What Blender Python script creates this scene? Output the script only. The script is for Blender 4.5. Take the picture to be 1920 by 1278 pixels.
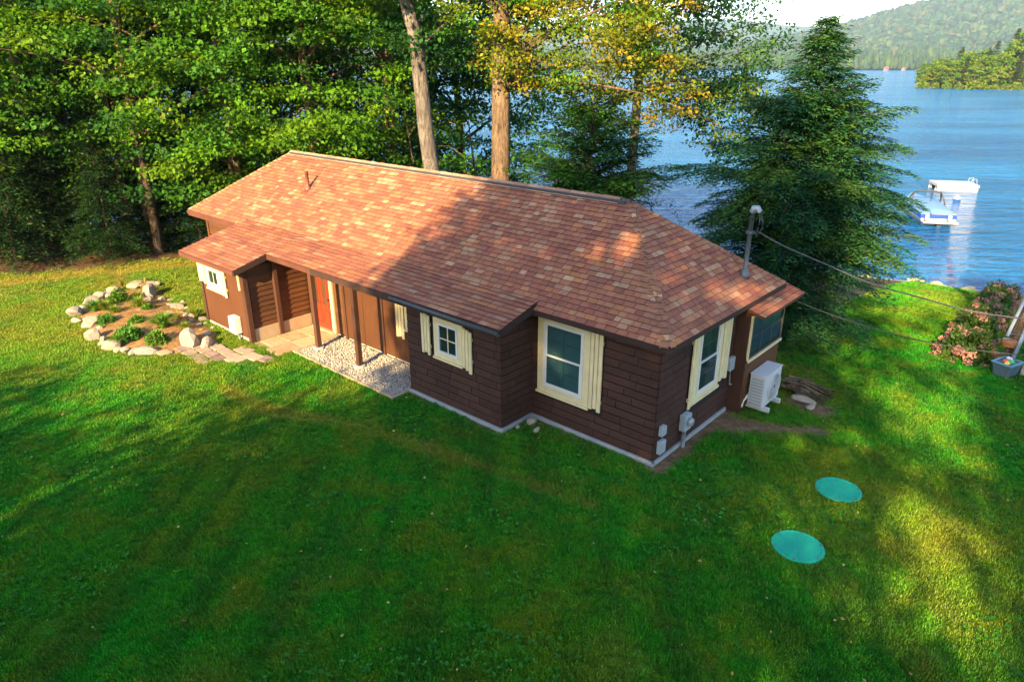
import bpy, math, random
import numpy as np
from mathutils import Vector, Matrix
R = math.radians
for o in list(bpy.data.objects): bpy.data.objects.remove(o)
scene = bpy.context.scene
C = scene.collection

# ------------------------------------------------------------------ camera
CAM_H = 7.0
cam_d = bpy.data.cameras.new('camera'); cam = bpy.data.objects.new('camera', cam_d); C.objects.link(cam)
cam_d.sensor_width = 36; cam_d.lens = 24.0; cam_d.clip_end = 30000; cam_d.clip_start = .1
cam.location = (0, 0, CAM_H); cam.rotation_euler = (R(90 - 22.07), 0, 0)
scene.camera = cam

# ------------------------------------------------------------------ sky, sun, exposure
SUN_EL = 25.0
LD = Vector((.44, .90, 0)).normalized()          # way the light travels over the ground
SUN_AZ = math.atan2(-LD.x, -LD.y)
world = bpy.data.worlds.new('World'); scene.world = world; world.use_nodes = True
nt = world.node_tree; nt.nodes.clear()
sky = nt.nodes.new('ShaderNodeTexSky'); sky.sky_type = 'NISHITA'; sky.sun_disc = False
sky.sun_elevation = R(SUN_EL); sky.sun_rotation = SUN_AZ; sky.altitude = 150; sky.air_density = 1.0; sky.dust_density = 1.0; sky.ozone_density = 1.5
bg = nt.nodes.new('ShaderNodeBackground'); bg.inputs[1].default_value = .13
wo = nt.nodes.new('ShaderNodeOutputWorld'); nt.links.new(sky.outputs[0], bg.inputs[0]); nt.links.new(bg.outputs[0], wo.inputs[0])
sun_d = bpy.data.lights.new('sun', 'SUN'); sun_d.energy = 5.0; sun_d.angle = R(.55); sun_d.color = (1, .70, .34)
sun = bpy.data.objects.new('sun', sun_d); C.objects.link(sun); sun.location = (-20, -40, 40)
sdir = Vector((LD.x*math.cos(R(SUN_EL)), LD.y*math.cos(R(SUN_EL)), -math.sin(R(SUN_EL))))
sun.rotation_euler = sdir.to_track_quat('-Z', 'Y').to_euler()
scene.view_settings.view_transform = 'Standard'; scene.view_settings.look = 'None'
scene.view_settings.exposure = 2.4; scene.view_settings.gamma = 1
scene.render.engine = 'CYCLES'
cy = scene.cycles; cy.max_bounces = 8; cy.diffuse_bounces = 3; cy.glossy_bounces = 3; cy.transmission_bounces = 4; cy.transparent_max_bounces = 8
cy.volume_bounces = 0; cy.caustics_reflective = False; cy.caustics_refractive = False; cy.use_denoising = True; cy.sample_clamp_indirect = 6

# ------------------------------------------------------------------ helpers
rng = np.random.default_rng(7)
random.seed(3)
def tag(o, label=None, cat=None, group=None, kind=None):
    if label: o['label'] = label
    if cat: o['category'] = cat
    if group: o['group'] = group
    if kind: o['kind'] = kind
    return o
def empty(name, loc=(0, 0, 0), rz=0, parent=None):
    o = bpy.data.objects.new(name, None); C.objects.link(o); o.location = loc; o.rotation_euler = (0, 0, rz); o.parent = parent
    o.empty_display_size = .2
    return o
def link(name, me, parent=None):
    o = bpy.data.objects.new(name, me); C.objects.link(o); o.parent = parent
    return o
def copy_tree(o, parent=None):
    c = o.copy(); C.objects.link(c); c.parent = parent
    for ch in list(o.children): copy_tree(ch, c)
    return c

class MB:
    def __init__(s): s.v = []; s.f = []; s.t = []
    def add(s, vs, fs, tint=None):
        n = len(s.v); s.v += [tuple(x) for x in vs]
        for f in fs:
            s.f.append(tuple(i + n for i in f)); s.t.append(tint)
        return s
    def box(s, x0, x1, y0, y1, z0, z1, tint=None):
        vs = [(x, y, z) for z in (z0, z1) for y in (y0, y1) for x in (x0, x1)]
        return s.add(vs, [(0, 2, 3, 1), (4, 5, 7, 6), (0, 1, 5, 4), (2, 6, 7, 3), (0, 4, 6, 2), (1, 3, 7, 5)], tint)
    def hexa(s, bot, top, tint=None, edge=None):
        n = len(bot)
        sd = [(i, (i+1) % n, n+(i+1) % n, n+i) for i in range(n)]
        s.add(list(bot)+list(top), [tuple(reversed(range(n))), tuple(range(n, 2*n))] + ([] if edge else sd), tint)
        if edge:
            m = len(s.v)-2*n
            for f in sd: s.f.append(tuple(i+m for i in f)); s.t.append(edge)
        return s
    def tube(s, pts, rad, n=8, cap=True, tint=None):
        pts = [Vector(p) for p in pts]
        if not hasattr(rad, '__len__'): rad = [rad]*len(pts)
        ref = Vector((0, 0, 1)); rings = []
        for i, p in enumerate(pts):
            d = (pts[min(i+1, len(pts)-1)] - pts[max(i-1, 0)]).normalized()
            a = d.cross(ref)
            if a.length < .05: a = d.cross(Vector((1, 0, 0)))
            a.normalize(); b = a.cross(d)
            rings.append([p + float(rad[i])*(math.cos(2*math.pi*k/n)*a + math.sin(2*math.pi*k/n)*b) for k in range(n)])
        vs = [q for r_ in rings for q in r_]
        fs = [(i*n+k, i*n+(k+1) % n, (i+1)*n+(k+1) % n, (i+1)*n+k) for i in range(len(pts)-1) for k in range(n)]
        if cap: fs += [tuple(range(n)), tuple(reversed(range((len(pts)-1)*n, len(pts)*n)))]
        return s.add(vs, fs, tint)
    def lathe(s, prof, n=24, c=(0, 0, 0), tint=None):
        vs = [(c[0]+r_*math.cos(2*math.pi*k/n), c[1]+r_*math.sin(2*math.pi*k/n), c[2]+z) for r_, z in prof for k in range(n)]
        fs = [(i*n+k, i*n+(k+1) % n, (i+1)*n+(k+1) % n, (i+1)*n+k) for i in range(len(prof)-1) for k in range(n)]
        fs += [tuple(reversed(range(n))), tuple(range((len(prof)-1)*n, len(prof)*n))]
        return s.add(vs, fs, tint)
    def mesh(s, name, mat, smooth=False, tint=None):
        me = bpy.data.meshes.new(name); me.from_pydata(s.v, [], s.f); me.update()
        if mat: me.materials.append(mat)
        if tint is not None or any(t is not None for t in s.t):
            at = me.attributes.new('tint', 'FLOAT_COLOR', 'FACE')
            d = tint if tint is not None else (.5, .5, .5)
            at.data.foreach_set('color', np.array([(*(t if t is not None else d), 1) for t in s.t], 'f').ravel())
        if smooth: me.polygons.foreach_set('use_smooth', np.ones(len(me.polygons), bool))
        return me
    def build(s, name, mat, parent=None, smooth=False, bevel=0, tint=None):
        o = link(name, s.mesh(name, mat, smooth, tint), parent)
        if bevel:
            m = o.modifiers.new('bevel', 'BEVEL'); m.width = bevel; m.segments = 2; m.limit_method = 'ANGLE'
        return o

def fast_mesh(name, V, F, mat, tint=None, smooth=False):
    """V (n,3) verts, F (m,k) polygons all of one size."""
    V = np.asarray(V, 'f'); F = np.asarray(F, 'i'); m, k = F.shape
    me = bpy.data.meshes.new(name); me.vertices.add(len(V)); me.vertices.foreach_set('co', V.ravel())
    me.loops.add(m*k); me.loops.foreach_set('vertex_index', F.ravel())
    me.polygons.add(m); me.polygons.foreach_set('loop_start', np.arange(0, m*k, k, dtype='i'))
    if smooth: me.polygons.foreach_set('use_smooth', np.ones(m, bool))
    me.update(calc_edges=True)
    if mat: me.materials.append(mat)
    if tint is not None:
        at = me.attributes.new('tint', 'FLOAT_COLOR', 'FACE')
        at.data.foreach_set('color', np.concatenate([tint, np.ones((m, 1))], 1).astype('f').ravel())
    return me

# ---- node materials
class NT:
    def __init__(s, name):
        s.m = bpy.data.materials.new(name); s.m.use_nodes = True; s.n = s.m.node_tree.nodes; s.l = s.m.node_tree.links; s.n.clear()
        s.out = s.n.new('ShaderNodeOutputMaterial')
    def node(s, t, **kw):
        nd = s.n.new(t)
        for k, v in kw.items():
            if k.startswith('i_'): nd.inputs[k[2:].replace('_', ' ')].default_value = v
            else: setattr(nd, k, v)
        return nd
    def link(s, a, b): s.l.new(a, b)
    def noise(s, scale, detail=4, rough=.55, vec=None, dist=0):
        nd = s.node('ShaderNodeTexNoise'); nd.inputs['Scale'].default_value = scale; nd.inputs['Detail'].default_value = detail
        nd.inputs['Roughness'].default_value = rough; nd.inputs['Distortion'].default_value = dist
        if vec is not None: s.link(vec, nd.inputs['Vector'])
        return nd.outputs['Fac']
    def ramp(s, fac, stops):
        nd = s.node('ShaderNodeValToRGB'); cr = nd.color_ramp
        while len(cr.elements) < len(stops): cr.elements.new(.5)
        for e, (p, c) in zip(cr.elements, stops):
            e.position = p; e.color = (*c, 1) if hasattr(c, '__len__') else (c, c, c, 1)
        s.link(fac, nd.inputs[0]); return nd.outputs[0]
    def mix(s, a, b, fac, mode='MIX'):
        nd = s.node('ShaderNodeMix', data_type='RGBA', blend_type=mode)
        for k, v in ((6, a), (7, b), (0, fac)):
            if hasattr(v, 'is_linked'): s.link(v, nd.inputs[k])
            else: nd.inputs[k].default_value = (*v, 1) if hasattr(v, '__len__') else v
        return nd.outputs[2]
    def math(s, op, a, b=0., clamp=False):
        nd = s.node('ShaderNodeMath', operation=op); nd.use_clamp = clamp
        for k, v in ((0, a), (1, b)):
            if hasattr(v, 'is_linked'): s.link(v, nd.inputs[k])
            else: nd.inputs[k].default_value = v
        return nd.outputs[0]
    def pos(s): return s.node('ShaderNodeNewGeometry').outputs['Position']
    def obj(s): return s.node('ShaderNodeTexCoord').outputs['Object']
    def scaled(s, vec, sc, rot=(0, 0, 0)):
        nd = s.node('ShaderNodeMapping'); nd.inputs['Scale'].default_value = sc; nd.inputs['Rotation'].default_value = rot
        s.link(vec, nd.inputs['Vector']); return nd.outputs[0]
    def attr(s, name, typ='GEOMETRY'):
        return s.node('ShaderNodeAttribute', attribute_name=name, attribute_type=typ)
    def bump(s, h, strength=.3, dist=.02, normal=None):
        nd = s.node('ShaderNodeBump'); nd.inputs['Strength'].default_value = strength; nd.inputs['Distance'].default_value = dist
        s.link(h, nd.inputs['Height'])
        if normal is not None: s.link(normal, nd.inputs['Normal'])
        return nd.outputs[0]
    def pbr(s, col, rough=.7, metal=0, normal=None, spec=None, **kw):
        nd = s.node('ShaderNodeBsdfPrincipled')
        for k, v in (('Base Color', col), ('Roughness', rough), ('Metallic', metal)):
            if hasattr(v, 'is_linked'): s.link(v, nd.inputs[k])
            else: nd.inputs[k].default_value = (*v, 1) if hasattr(v, '__len__') else v
        if normal is not None: s.link(normal, nd.inputs['Normal'])
        if spec is not None: nd.inputs['Specular IOR Level'].default_value = spec
        for k, v in kw.items(): nd.inputs[k.replace('_', ' ')].default_value = v
        return nd.outputs[0]
    def done(s, sh): s.link(sh, s.out.inputs['Surface']); return s.m

def paint(name, col, rough=.55, var=.18, scale=9, bump=.15, metal=0, spec=.4):
    t = NT(name); p = t.obj(); n = t.noise(scale, 5, .6, p); n2 = t.noise(scale*7, 3, .6, p)
    c = t.mix(tuple(x*(1-var) for x in col), tuple(min(1, x*(1+var)) for x in col), n)
    c = t.mix(c, tuple(x*.72 for x in col), t.ramp(n2, [(.55, 0.), (.8, .5)]))
    return t.done(t.pbr(c, rough, metal, t.bump(n2, bump, .01), spec))
def wood(name, col, col2, axis=(1, 1, 14), rough=.75, bump=.35):
    t = NT(name); p = t.obj(); n = t.noise(2.2, 6, .65, t.scaled(p, axis)); n2 = t.noise(1.3, 4, .6, p)
    oi = t.node('ShaderNodeObjectInfo').outputs['Random']
    c = t.mix(col, col2, t.ramp(n, [(.3, 0.), (.72, 1.)])); c = t.mix(c, tuple(x*.5 for x in col), t.ramp(n2, [(.45, 0.), (.75, .6)]))
    c = t.mix(c, tuple(x*1.45 for x in col2), t.math('MULTIPLY', oi, .5))
    return t.done(t.pbr(c, rough, 0, t.bump(n, bump, .008), .25))
def leafy(name, transl=.35, rough=.6, sat=1.0, spec=.18):
    t = NT(name); a = t.attr('tint').outputs['Color']
    n = t.noise(.9, 3, .6, t.pos())
    c = t.mix(a, t.mix(a, (.6, .55, .35), 1., 'MULTIPLY'), t.ramp(n, [(.4, 0.), (.7, .7)]))
    p = t.pbr(c, rough, 0, None, spec)
    tr = t.node('ShaderNodeBsdfTranslucent'); t.link(t.mix(c, (1.35, 1.25, .5), 1., 'MULTIPLY'), tr.inputs[0])
    mx = t.node('ShaderNodeMixShader'); mx.inputs[0].default_value = transl; t.link(p, mx.inputs[1]); t.link(tr.outputs[0], mx.inputs[2])
    return t.done(mx.outputs[0])

M = {}
def siding_mat():
    t = NT('stained_shingle'); p = t.obj(); n = t.noise(2.2, 6, .65, t.scaled(p, (2, 2, 9))); w = t.pos(); n2 = t.noise(1.4, 4, .6, w); n3 = t.noise(12, 4, .7, w)
    oi = t.node('ShaderNodeObjectInfo').outputs['Random']; a, b = (.026, .011, .008), (.052, .023, .016)
    c = t.mix(a, b, t.ramp(n, [(.3, 0.), (.72, 1.)])); c = t.mix(c, (.018, .009, .007), t.ramp(n2, [(.45, 0.), (.75, .6)]))
    c = t.mix(c, (.070, .032, .023), t.math('MULTIPLY', oi, .35)); c = t.mix(c, (.14, .11, .10), t.ramp(n3, [(.60, 0.), (.75, .35)]))
    sp = t.node('ShaderNodeSeparateXYZ'); t.link(p, sp.inputs[0])
    c = t.mix(c, (.010, .005, .004), t.ramp(sp.outputs[2], [(.014, .85), (.020, 0.)]))      # raw dark butt edge of each shingle
    return t.done(t.pbr(c, .8, 0, t.bump(n, .35, .008), .2))
M['siding'] = siding_mat()
M['felt'] = paint('dark_building_felt', (.012, .007, .006), .9, .2, 6, .2)
M['plywood'] = wood('stained_plywood', (.038, .014, .0055), (.070, .026, .009), (9, 9, .7))
M['plank'] = wood('stained_plank', (.040, .016, .007), (.080, .032, .011), (1.4, 1.4, 12))
M['dark_wood'] = wood('dark_post_wood', (.030, .012, .008), (.060, .026, .015), (9, 9, .8))
M['trim_dark'] = wood('dark_trim', (.018, .010, .008), (.034, .018, .014), (1, 6, 6))
M['fascia'] = wood('fascia_wood', (.050, .017, .011), (.09, .034, .021), (1, 6, 6))
M['cream'] = paint('cream_paint', (.54, .45, .26), .6, .22, 6, .3)
M['white'] = paint('white_vinyl', (.50, .50, .47), .4, .06, 4, .05)
M['concrete'] = paint('concrete', (.24, .25, .25), .9, .25, 6, .5, 0, .2)
M['concrete_tan'] = paint('tan_concrete', (.30, .23, .15), .9, .25, 6, .5, 0, .2)
M['grey_metal'] = paint('grey_galvanised', (.24, .27, .29), .45, .15, 8, .1, .3)
M['grey_box'] = paint('grey_plastic', (.24, .28, .31), .5, .10, 8, .05)
M['hp_case'] = paint('heat_pump_enamel', (.40, .41, .42), .45, .06, 4, .05)
M['mast'] = paint('weathered_mast_pipe', (.085, .10, .11), .5, .2, 8, .1, .3)
M['dark'] = paint('dark_metal', (.035, .035, .04), .5, .2, 6, .1)
M['red'] = paint('red_door_paint', (.40, .028, .012), .45, .12, 5, .1)
M['copper'] = paint('brown_vent_pipe', (.13, .045, .028), .5, .2, 8, .1)
M['teal'] = paint('teal_plastic_lid', (.010, .25, .155), .75, .25, 4, .2, 0, .12)
M['black_rubber'] = paint('black_cable', (.02, .02, .022), .6, .2, 20, .1)
M['cable_grey'] = paint('grey_cable', (.05, .05, .055), .6, .2, 20, .1)
def glass_mat():
    t = NT('window_glass'); g = t.pbr((.02, .04, .045), .03, 0, None, .8)
    tr = t.node('ShaderNodeBsdfTransparent'); tr.inputs[0].default_value = (.75, .88, .88, 1)
    mx = t.node('ShaderNodeMixShader'); mx.inputs[0].default_value = .62; t.link(g, mx.inputs[1]); t.link(tr.outputs[0], mx.inputs[2])
    return t.done(mx.outputs[0])
M['glass'] = glass_mat()
M['blind'] = paint('pale_blue_blind', (.30, .46, .50), .8, .15, 2, .1)
M['blind_dark'] = paint('dark_room_curtain', (.035, .055, .04), .9, .5, 3, .1)
M['blind_blue'] = paint('blue_curtain', (.12, .16, .36), .8, .35, 3, .1)

HROT = math.atan2(-.66529, .74659)
def shingle_mat():
    t = NT('asphalt_shingle'); a = t.attr('tint').outputs['Color']; p = t.pos()
    n = t.noise(55, 3, .7, p); n2 = t.noise(1.1, 5, .6, p); n3 = t.noise(7, 4, .6, p)
    c = t.mix(t.mix(a, (.62, .60, .60), 1., 'MULTIPLY'), t.mix(a, (1.25, 1.2, 1.15), 1., 'MULTIPLY'), n)
    c = t.mix(c, (.15, .058, .042), t.ramp(n2, [(.45, 0.), (.72, .6)])); n4 = t.noise(2.2, 5, .7, t.scaled(p, (3.2, .5, .5), (0, 0, -HROT)))
    c = t.mix(c, (.12, .085, .055), t.ramp(n4, [(.56, 0.), (.74, .5)]))
    c = t.mix(c, t.mix(c, (.55, .55, .55), 1., 'MULTIPLY'), t.ramp(n3, [(.52, 0.), (.75, .55)]))
    return t.done(t.pbr(c, .92, 0, t.bump(n, .5, .006), .2))
M['shingle'] = shingle_mat()
def bark_mat(name, a, b):
    t = NT(name); p = t.obj(); n = t.noise(3.2, 8, .7, t.scaled(p, (3.2, 3.2, .75)), .6); n2 = t.noise(1.0, 3, .5, p)
    n5 = t.noise(9, 6, .75, t.scaled(p, (3, 3, .5)), .4)
    c = t.ramp(n, [(.34, tuple(x*.18 for x in a)), (.48, a), (.70, b)]); c = t.mix(c, tuple(x*.22 for x in a), t.ramp(n5, [(.50, 0.), (.66, .85)])); c = t.mix(c, tuple(x*.6 for x in a), t.ramp(n2, [(.45, 0.), (.65, .7)]))
    return t.done(t.pbr(c, .95, 0, t.bump(n, 1., .09), .15))
M['bark'] = bark_mat('brown_bark', (.13, .090, .058), (.27, .19, .125))
M['bark_grey'] = bark_mat('grey_bark', (.12, .105, .092), (.26, .23, .20))
M['bark_dark'] = bark_mat('dark_bark', (.06, .042, .030), (.12, .088, .06))
M['leaf'] = leafy('broad_leaves', .38)
M['needle'] = leafy('conifer_needles', .22, .55)
M['plant'] = leafy('garden_leaves', .3)
M['petal'] = leafy('flower_petals', .4, .6)
def stone_mat(name, a, b, sc=3.):
    t = NT(name); p = t.obj(); n = t.noise(sc, 8, .65, p, .4); n2 = t.noise(sc*6, 4, .7, p)
    oi = t.node('ShaderNodeObjectInfo').outputs['Random']
    c = t.mix(a, b, t.ramp(n, [(.3, 0.), (.7, 1.)])); c = t.mix(c, tuple(x*.45 for x in a), t.ramp(n2, [(.56, 0.), (.72, .7)]))
    c = t.mix(c, (.42, .33, .22), t.math('MULTIPLY', oi, .55))
    return t.done(t.pbr(c, .9, 0, t.bump(n2, .7, .03), .2))
M['stone'] = stone_mat('pale_fieldstone', (.17, .15, .125), (.29, .26, .22))
M['slate'] = stone_mat('reddish_flagstone', (.12, .080, .072), (.20, .135, .120), 2.)
M['paver'] = stone_mat('tan_paver', (.23, .15, .08), (.33, .23, .13), 2.)
M['shore_stone'] = stone_mat('shore_stone', (.40, .36, .30), (.58, .54, .48), 1.)

# ------------------------------------------------------------------ value noise and the lie of the land
_lat = np.random.default_rng(11).random((256, 256))
def vnoise(x, y, s):
    x = np.asarray(x, float)/s; y = np.asarray(y, float)/s
    xi = np.floor(x).astype(int); yi = np.floor(y).astype(int); fx = x-xi; fy = y-yi
    fx = fx*fx*(3-2*fx); fy = fy*fy*(3-2*fy); g = lambda a, b: _lat[a % 256, b % 256]
    return (g(xi, yi)*(1-fx)+g(xi+1, yi)*fx)*(1-fy)+(g(xi, yi+1)*(1-fx)+g(xi+1, yi+1)*fx)*fy
def fbm(x, y, s, o=4):
    r = 0; a = 1; t = 0
    for k in range(o): r = r+a*vnoise(np.asarray(x)+17.3*k, np.asarray(y)-9.1*k, s/2**k); t += a; a *= .5
    return r/t
WATER = -2.5
def T(x, y):
    x = np.asarray(x, float); y = np.asarray(y, float)
    y0 = 14.7+.88*np.clip(5.6-x, 0, 13.0)+np.clip(-12-x, 0, 40)*.15
    ys = np.interp(x, [-200, -30, -10, 4, 14, 18.7, 21.9, 30, 60], [52, 40, 37, 35, 33.2, 31.0, 28.3, 24.5, 22])
    s = np.clip((y-y0)/np.maximum(ys-y0, 4), 0, 3)
    z = -2.5*np.where(s < 1, s**1.35, 1+(s-1)*1.6)
    z = np.maximum(z, -5.5)
    amp = np.clip((np.hypot(x-0, y-16)-6)/20, 0, 1)
    back = np.clip((-y-2)/30, 0, 1)
    return z+(fbm(x, y, 7.)-.5)*.35*amp+back*2.2
HX, HY = 2.632, 11.035
HROT = math.atan2(-.66529, .74659)
hc_, hs_ = math.cos(HROT), math.sin(HROT)
def HW(x, y): return HX+hc_*x-hs_*y, HY+hs_*x+hc_*y          # house plan (x along the front to the right, y to the lake) to world
def to_house(x, y):
    dx, dy = x-HX, y-HY
    return dx*hc_+dy*hs_, -dx*hs_+dy*hc_

def seg_dist(x, y, pts):
    d = np.full(np.shape(x), 1e9)
    for (ax, ay), (bx, by) in zip(pts[:-1], pts[1:]):
        t = np.clip(((x-ax)*(bx-ax)+(y-ay)*(by-ay))/((bx-ax)**2+(by-ay)**2), 0, 1)
        d = np.minimum(d, np.hypot(x-ax-t*(bx-ax), y-ay-t*(by-ay)))
    return d
GARDEN = [(-13.0, 19.2), (-12.3, 18.4), (-11.5, 17.5), (-10.7, 16.85), (-9.6, 16.4), (-8.8, 16.3), (-8.0, 17.0), (-8.3, 17.8), (-9.2, 18.8), (-9.9, 19.6), (-10.8, 20.5), (-11.4, 21.2), (-12.3, 22.0), (-13.1, 21.6), (-13.35, 20.5)]
def in_poly(x, y, P):
    x = np.asarray(x); ins = np.zeros(np.shape(x), bool)
    for (ax, ay), (bx, by) in zip(P, P[1:]+P[:1]):
        c = ((ay > y) != (by > y)); ins ^= c & (x < (bx-ax)*(y-ay)/(by-ay+1e-12)+ax)
    return ins
STRIP = [(-6.7, 14.3), (-5.4, 13.3), (-3.5, 12.65), (-1.7, 11.7), (-.1, 10.7), (1.3, 9.8)]
def masks(x, y):
    hx, hy = to_house(x, y)
    wob = (fbm(x, y, 1.6)-.5)
    edge = 23.3+(x+17.7)*.5                                   # the wood's edge
    w = np.clip((y-edge+wob*1.8)/.8, 0, 1)*(x < -9.5)
    w = np.maximum(w, np.clip((hy-5.3+wob*2)/.8, 0, 1)*(hx < -1)*(x > -13))
    w = np.maximum(w, np.clip((y-28.5+wob*2)/1., 0, 1)*(x < 13))
    w = np.maximum(w, np.clip((1.8-np.hypot(x-8.3, y-18.6))/1.2+wob*1.5, 0, 1))
    soil = np.clip((seg_dist(x, y, [HW(.1, 2.2), HW(1.2, 3.0), HW(1.9, 3.4)])*-1+.42+wob*.7)/.25, 0, 1)
    soil = np.maximum(soil, np.clip((.3-seg_dist(x, y, [HW(.1, 0), HW(.1, 3)])+wob*.3)/.2, 0, 1))
    soil = np.maximum(soil, .75*np.clip((.22-seg_dist(x, y, [HW(.1, -.05), HW(-2.96, -.05), HW(-2.96, -1.0), HW(-5.78, -1.0)])+wob*.35)/.2, 0, 1))
    soil = np.maximum(soil, np.clip((.5-seg_dist(x, y, [HW(1.0, 4.5), HW(1.6, 4.4)])+wob*.7)/.3, 0, 1))
    soil = np.maximum(soil, np.where(in_poly(x, y, GARDEN), 1, 0)*1.)
    straw = np.clip((.75-seg_dist(x, y, [(-20, 21.8), (-17, 22.9), (-14, 24.3), (-11.5, 25.0)])+wob*1.2)/.5, 0, 1)*.9
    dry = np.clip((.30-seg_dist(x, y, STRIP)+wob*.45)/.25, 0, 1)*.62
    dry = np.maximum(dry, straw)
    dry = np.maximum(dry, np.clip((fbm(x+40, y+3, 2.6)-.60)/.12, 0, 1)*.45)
    dry = np.maximum(dry, np.clip((-x-5.5+(y-15)*.3)/5, 0, 1)*np.clip((y-14.2)/3.5, 0, 1)*(.25+.75*fbm(x, y, 1.1))*.75)  # left lawn: dry grass plus the warm sunlit yellow painted in
    dry = np.maximum(dry, np.clip(1-np.hypot((x-6.8)/2.8, (y-8.6)/3.2), 0, 1)**.6*(.2+.9*fbm(x+9, y, .9))*.62)  # drier grass round the lids, with sun-patch yellow put into the colour
    shore = np.clip((T(x, y)*-1-2.15+wob*.3)/.2, 0, 1)
    return w, soil, dry, shore
BARE = [(-5.82, -2.92, -1.02, .2), (-9.95, -5.75, -1.54, .2), (-11.4, -9.9, -1.9, .2), (-13.75, -11.2, -1.95, .2), (-17.0, .07, -.07, 4.6), (0, .36, 3.0, 4.9)]

# ------------------------------------------------------------------ ground
def axis(lo, hi, flo, fhi, step):
    a = list(np.arange(flo, fhi+1e-6, step)); g = step
    while a[-1] < hi: g *= 1.35; a.append(a[-1]+g)
    g = step
    while a[0] > lo: g *= 1.35; a.insert(0, a[0]-g)
    return np.array(a)
gx = axis(-600, 600, -22, 26, .2); gy = axis(-500, 90, 2, 36, .2)
XX, YY = np.meshgrid(gx, gy); ZZ = T(XX, YY)
nx, ny = len(gx), len(gy)
idx = np.arange(nx*ny).reshape(ny, nx)
F_ = np.stack([idx[:-1, :-1], idx[:-1, 1:], idx[1:, 1:], idx[1:, :-1]], -1).reshape(-1, 4)
def lawn_col(t, p):
    a = t.noise(.22, 4, .6, p); b = t.noise(1.1, 5, .65, p); c = t.noise(5, 5, .75, p); d = t.noise(.55, 4, .6, t.scaled(p, (2.6, .45, 1), (0, 0, R(38))))
    col = t.ramp(a, [(.36, (.010, .185, .002)), (.5, (.026, .175, .001)), (.62, (.072, .165, .001))])
    col = t.mix(col, (.125, .150, .003), t.ramp(b, [(.46, 0.), (.68, .8)]))
    col = t.mix(col, (.006, .080, .006), t.ramp(c, [(.48, 0.), (.68, .55)]))
    col = t.mix(col, (.012, .078, .003), t.ramp(d, [(.47, 0.), (.62, .6)]))
    col = t.mix(col, (.16, .115, .020), t.ramp(t.noise(1.9, 5, .7, t.scaled(p, (1, 1, 1), (0, 0, .7))), [(.60, 0.), (.74, .45)]))
    return col
def ground_mat():
    t = NT('lawn_and_earth'); p = t.pos(); m = t.attr('mask').outputs['Color']; s = t.node('ShaderNodeSeparateColor'); t.link(m, s.inputs[0])
    dry = t.attr('dry').outputs['Fac']  # carries dry grass and the painted sunlit yellow alike
    fine = t.noise(38, 5, .75, p); mid = t.noise(6, 5, .65, p)
    g = lawn_col(t, p)
    g = t.mix(g, t.mix(g, (.35, .40, .35), 1., 'MULTIPLY'), t.ramp(fine, [(.40, .8), (.60, 0.)]))
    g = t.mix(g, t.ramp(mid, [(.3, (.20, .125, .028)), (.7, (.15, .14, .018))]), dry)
    soil = t.ramp(mid, [(.28, (.10, .055, .028)), (.5, (.19, .115, .06)), (.72, (.29, .19, .11))])
    soil = t.mix(soil, t.mix(soil, (.5, .5, .5), 1., 'MULTIPLY'), t.ramp(fine, [(.45, .8), (.62, 0.)]))
    lit = t.ramp(mid, [(.3, (.035, .022, .012)), (.55, (.085, .048, .022)), (.75, (.15, .08, .03))])
    lit = t.mix(lit, (.02, .05, .012), t.ramp(t.noise(.7, 3, .6, p), [(.52, 0.), (.62, .8)]))
    peb = t.ramp(t.noise(14, 4, .7, p), [(.35, (.20, .17, .13)), (.65, (.46, .41, .33))])
    c = t.mix(g, lit, s.outputs[0]); c = t.mix(c, soil, s.outputs[1]); c = t.mix(c, peb, s.outputs[2])
    return t.done(t.pbr(c, .95, 0, t.bump(fine, .8, .04), .15))
M['ground'] = ground_mat()
gme = fast_mesh('ground', np.stack([XX, YY, ZZ], -1).reshape(-1, 3), F_, M['ground'], None, True)
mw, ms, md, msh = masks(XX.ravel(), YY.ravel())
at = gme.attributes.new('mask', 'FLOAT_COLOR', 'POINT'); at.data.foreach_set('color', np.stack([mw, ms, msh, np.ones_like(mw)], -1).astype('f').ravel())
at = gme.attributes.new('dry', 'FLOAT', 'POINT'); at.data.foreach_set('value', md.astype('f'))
tag(link('ground', gme), 'mown green lawn running down to the lake shore', None, None, 'structure')

# ------------------------------------------------------------------ water
def water_mat():
    t = NT('lake_water'); p = t.pos()
    w1 = t.noise(.46, 4, .6, t.scaled(p, (.5, 1.9, 1), (0, 0, R(6))), .5); w2 = t.noise(2.1, 4, .6, t.scaled(p, (.6, 1.6, 1), (0, 0, R(-8))), .3)
    w3 = t.noise(.05, 3, .6, t.scaled(p, (.5, 1.6, 1)))
    h = t.math('ADD', t.math('MULTIPLY', w1, 1.7), t.math('MULTIPLY', w2, .35))
    c = t.mix((.001, .045, .17), (.010, .15, .38), t.ramp(w3, [(.25, 0.), (.75, 1.)]))
    return t.done(t.pbr(c, .10, 0, t.bump(h, 1., 1.25), .5, IOR=1.33))
M['water'] = water_mat()
wv = [(-9000, -200, WATER), (9000, -200, WATER), (9000, 9000, WATER), (-9000, 9000, WATER)]
wm = bpy.data.meshes.new('lake'); wm.from_pydata(wv, [], [(0, 1, 2, 3)]); wm.materials.append(M['water'])
tag(link('lake_water', wm), 'rippled blue lake water', None, None, 'structure')

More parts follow.
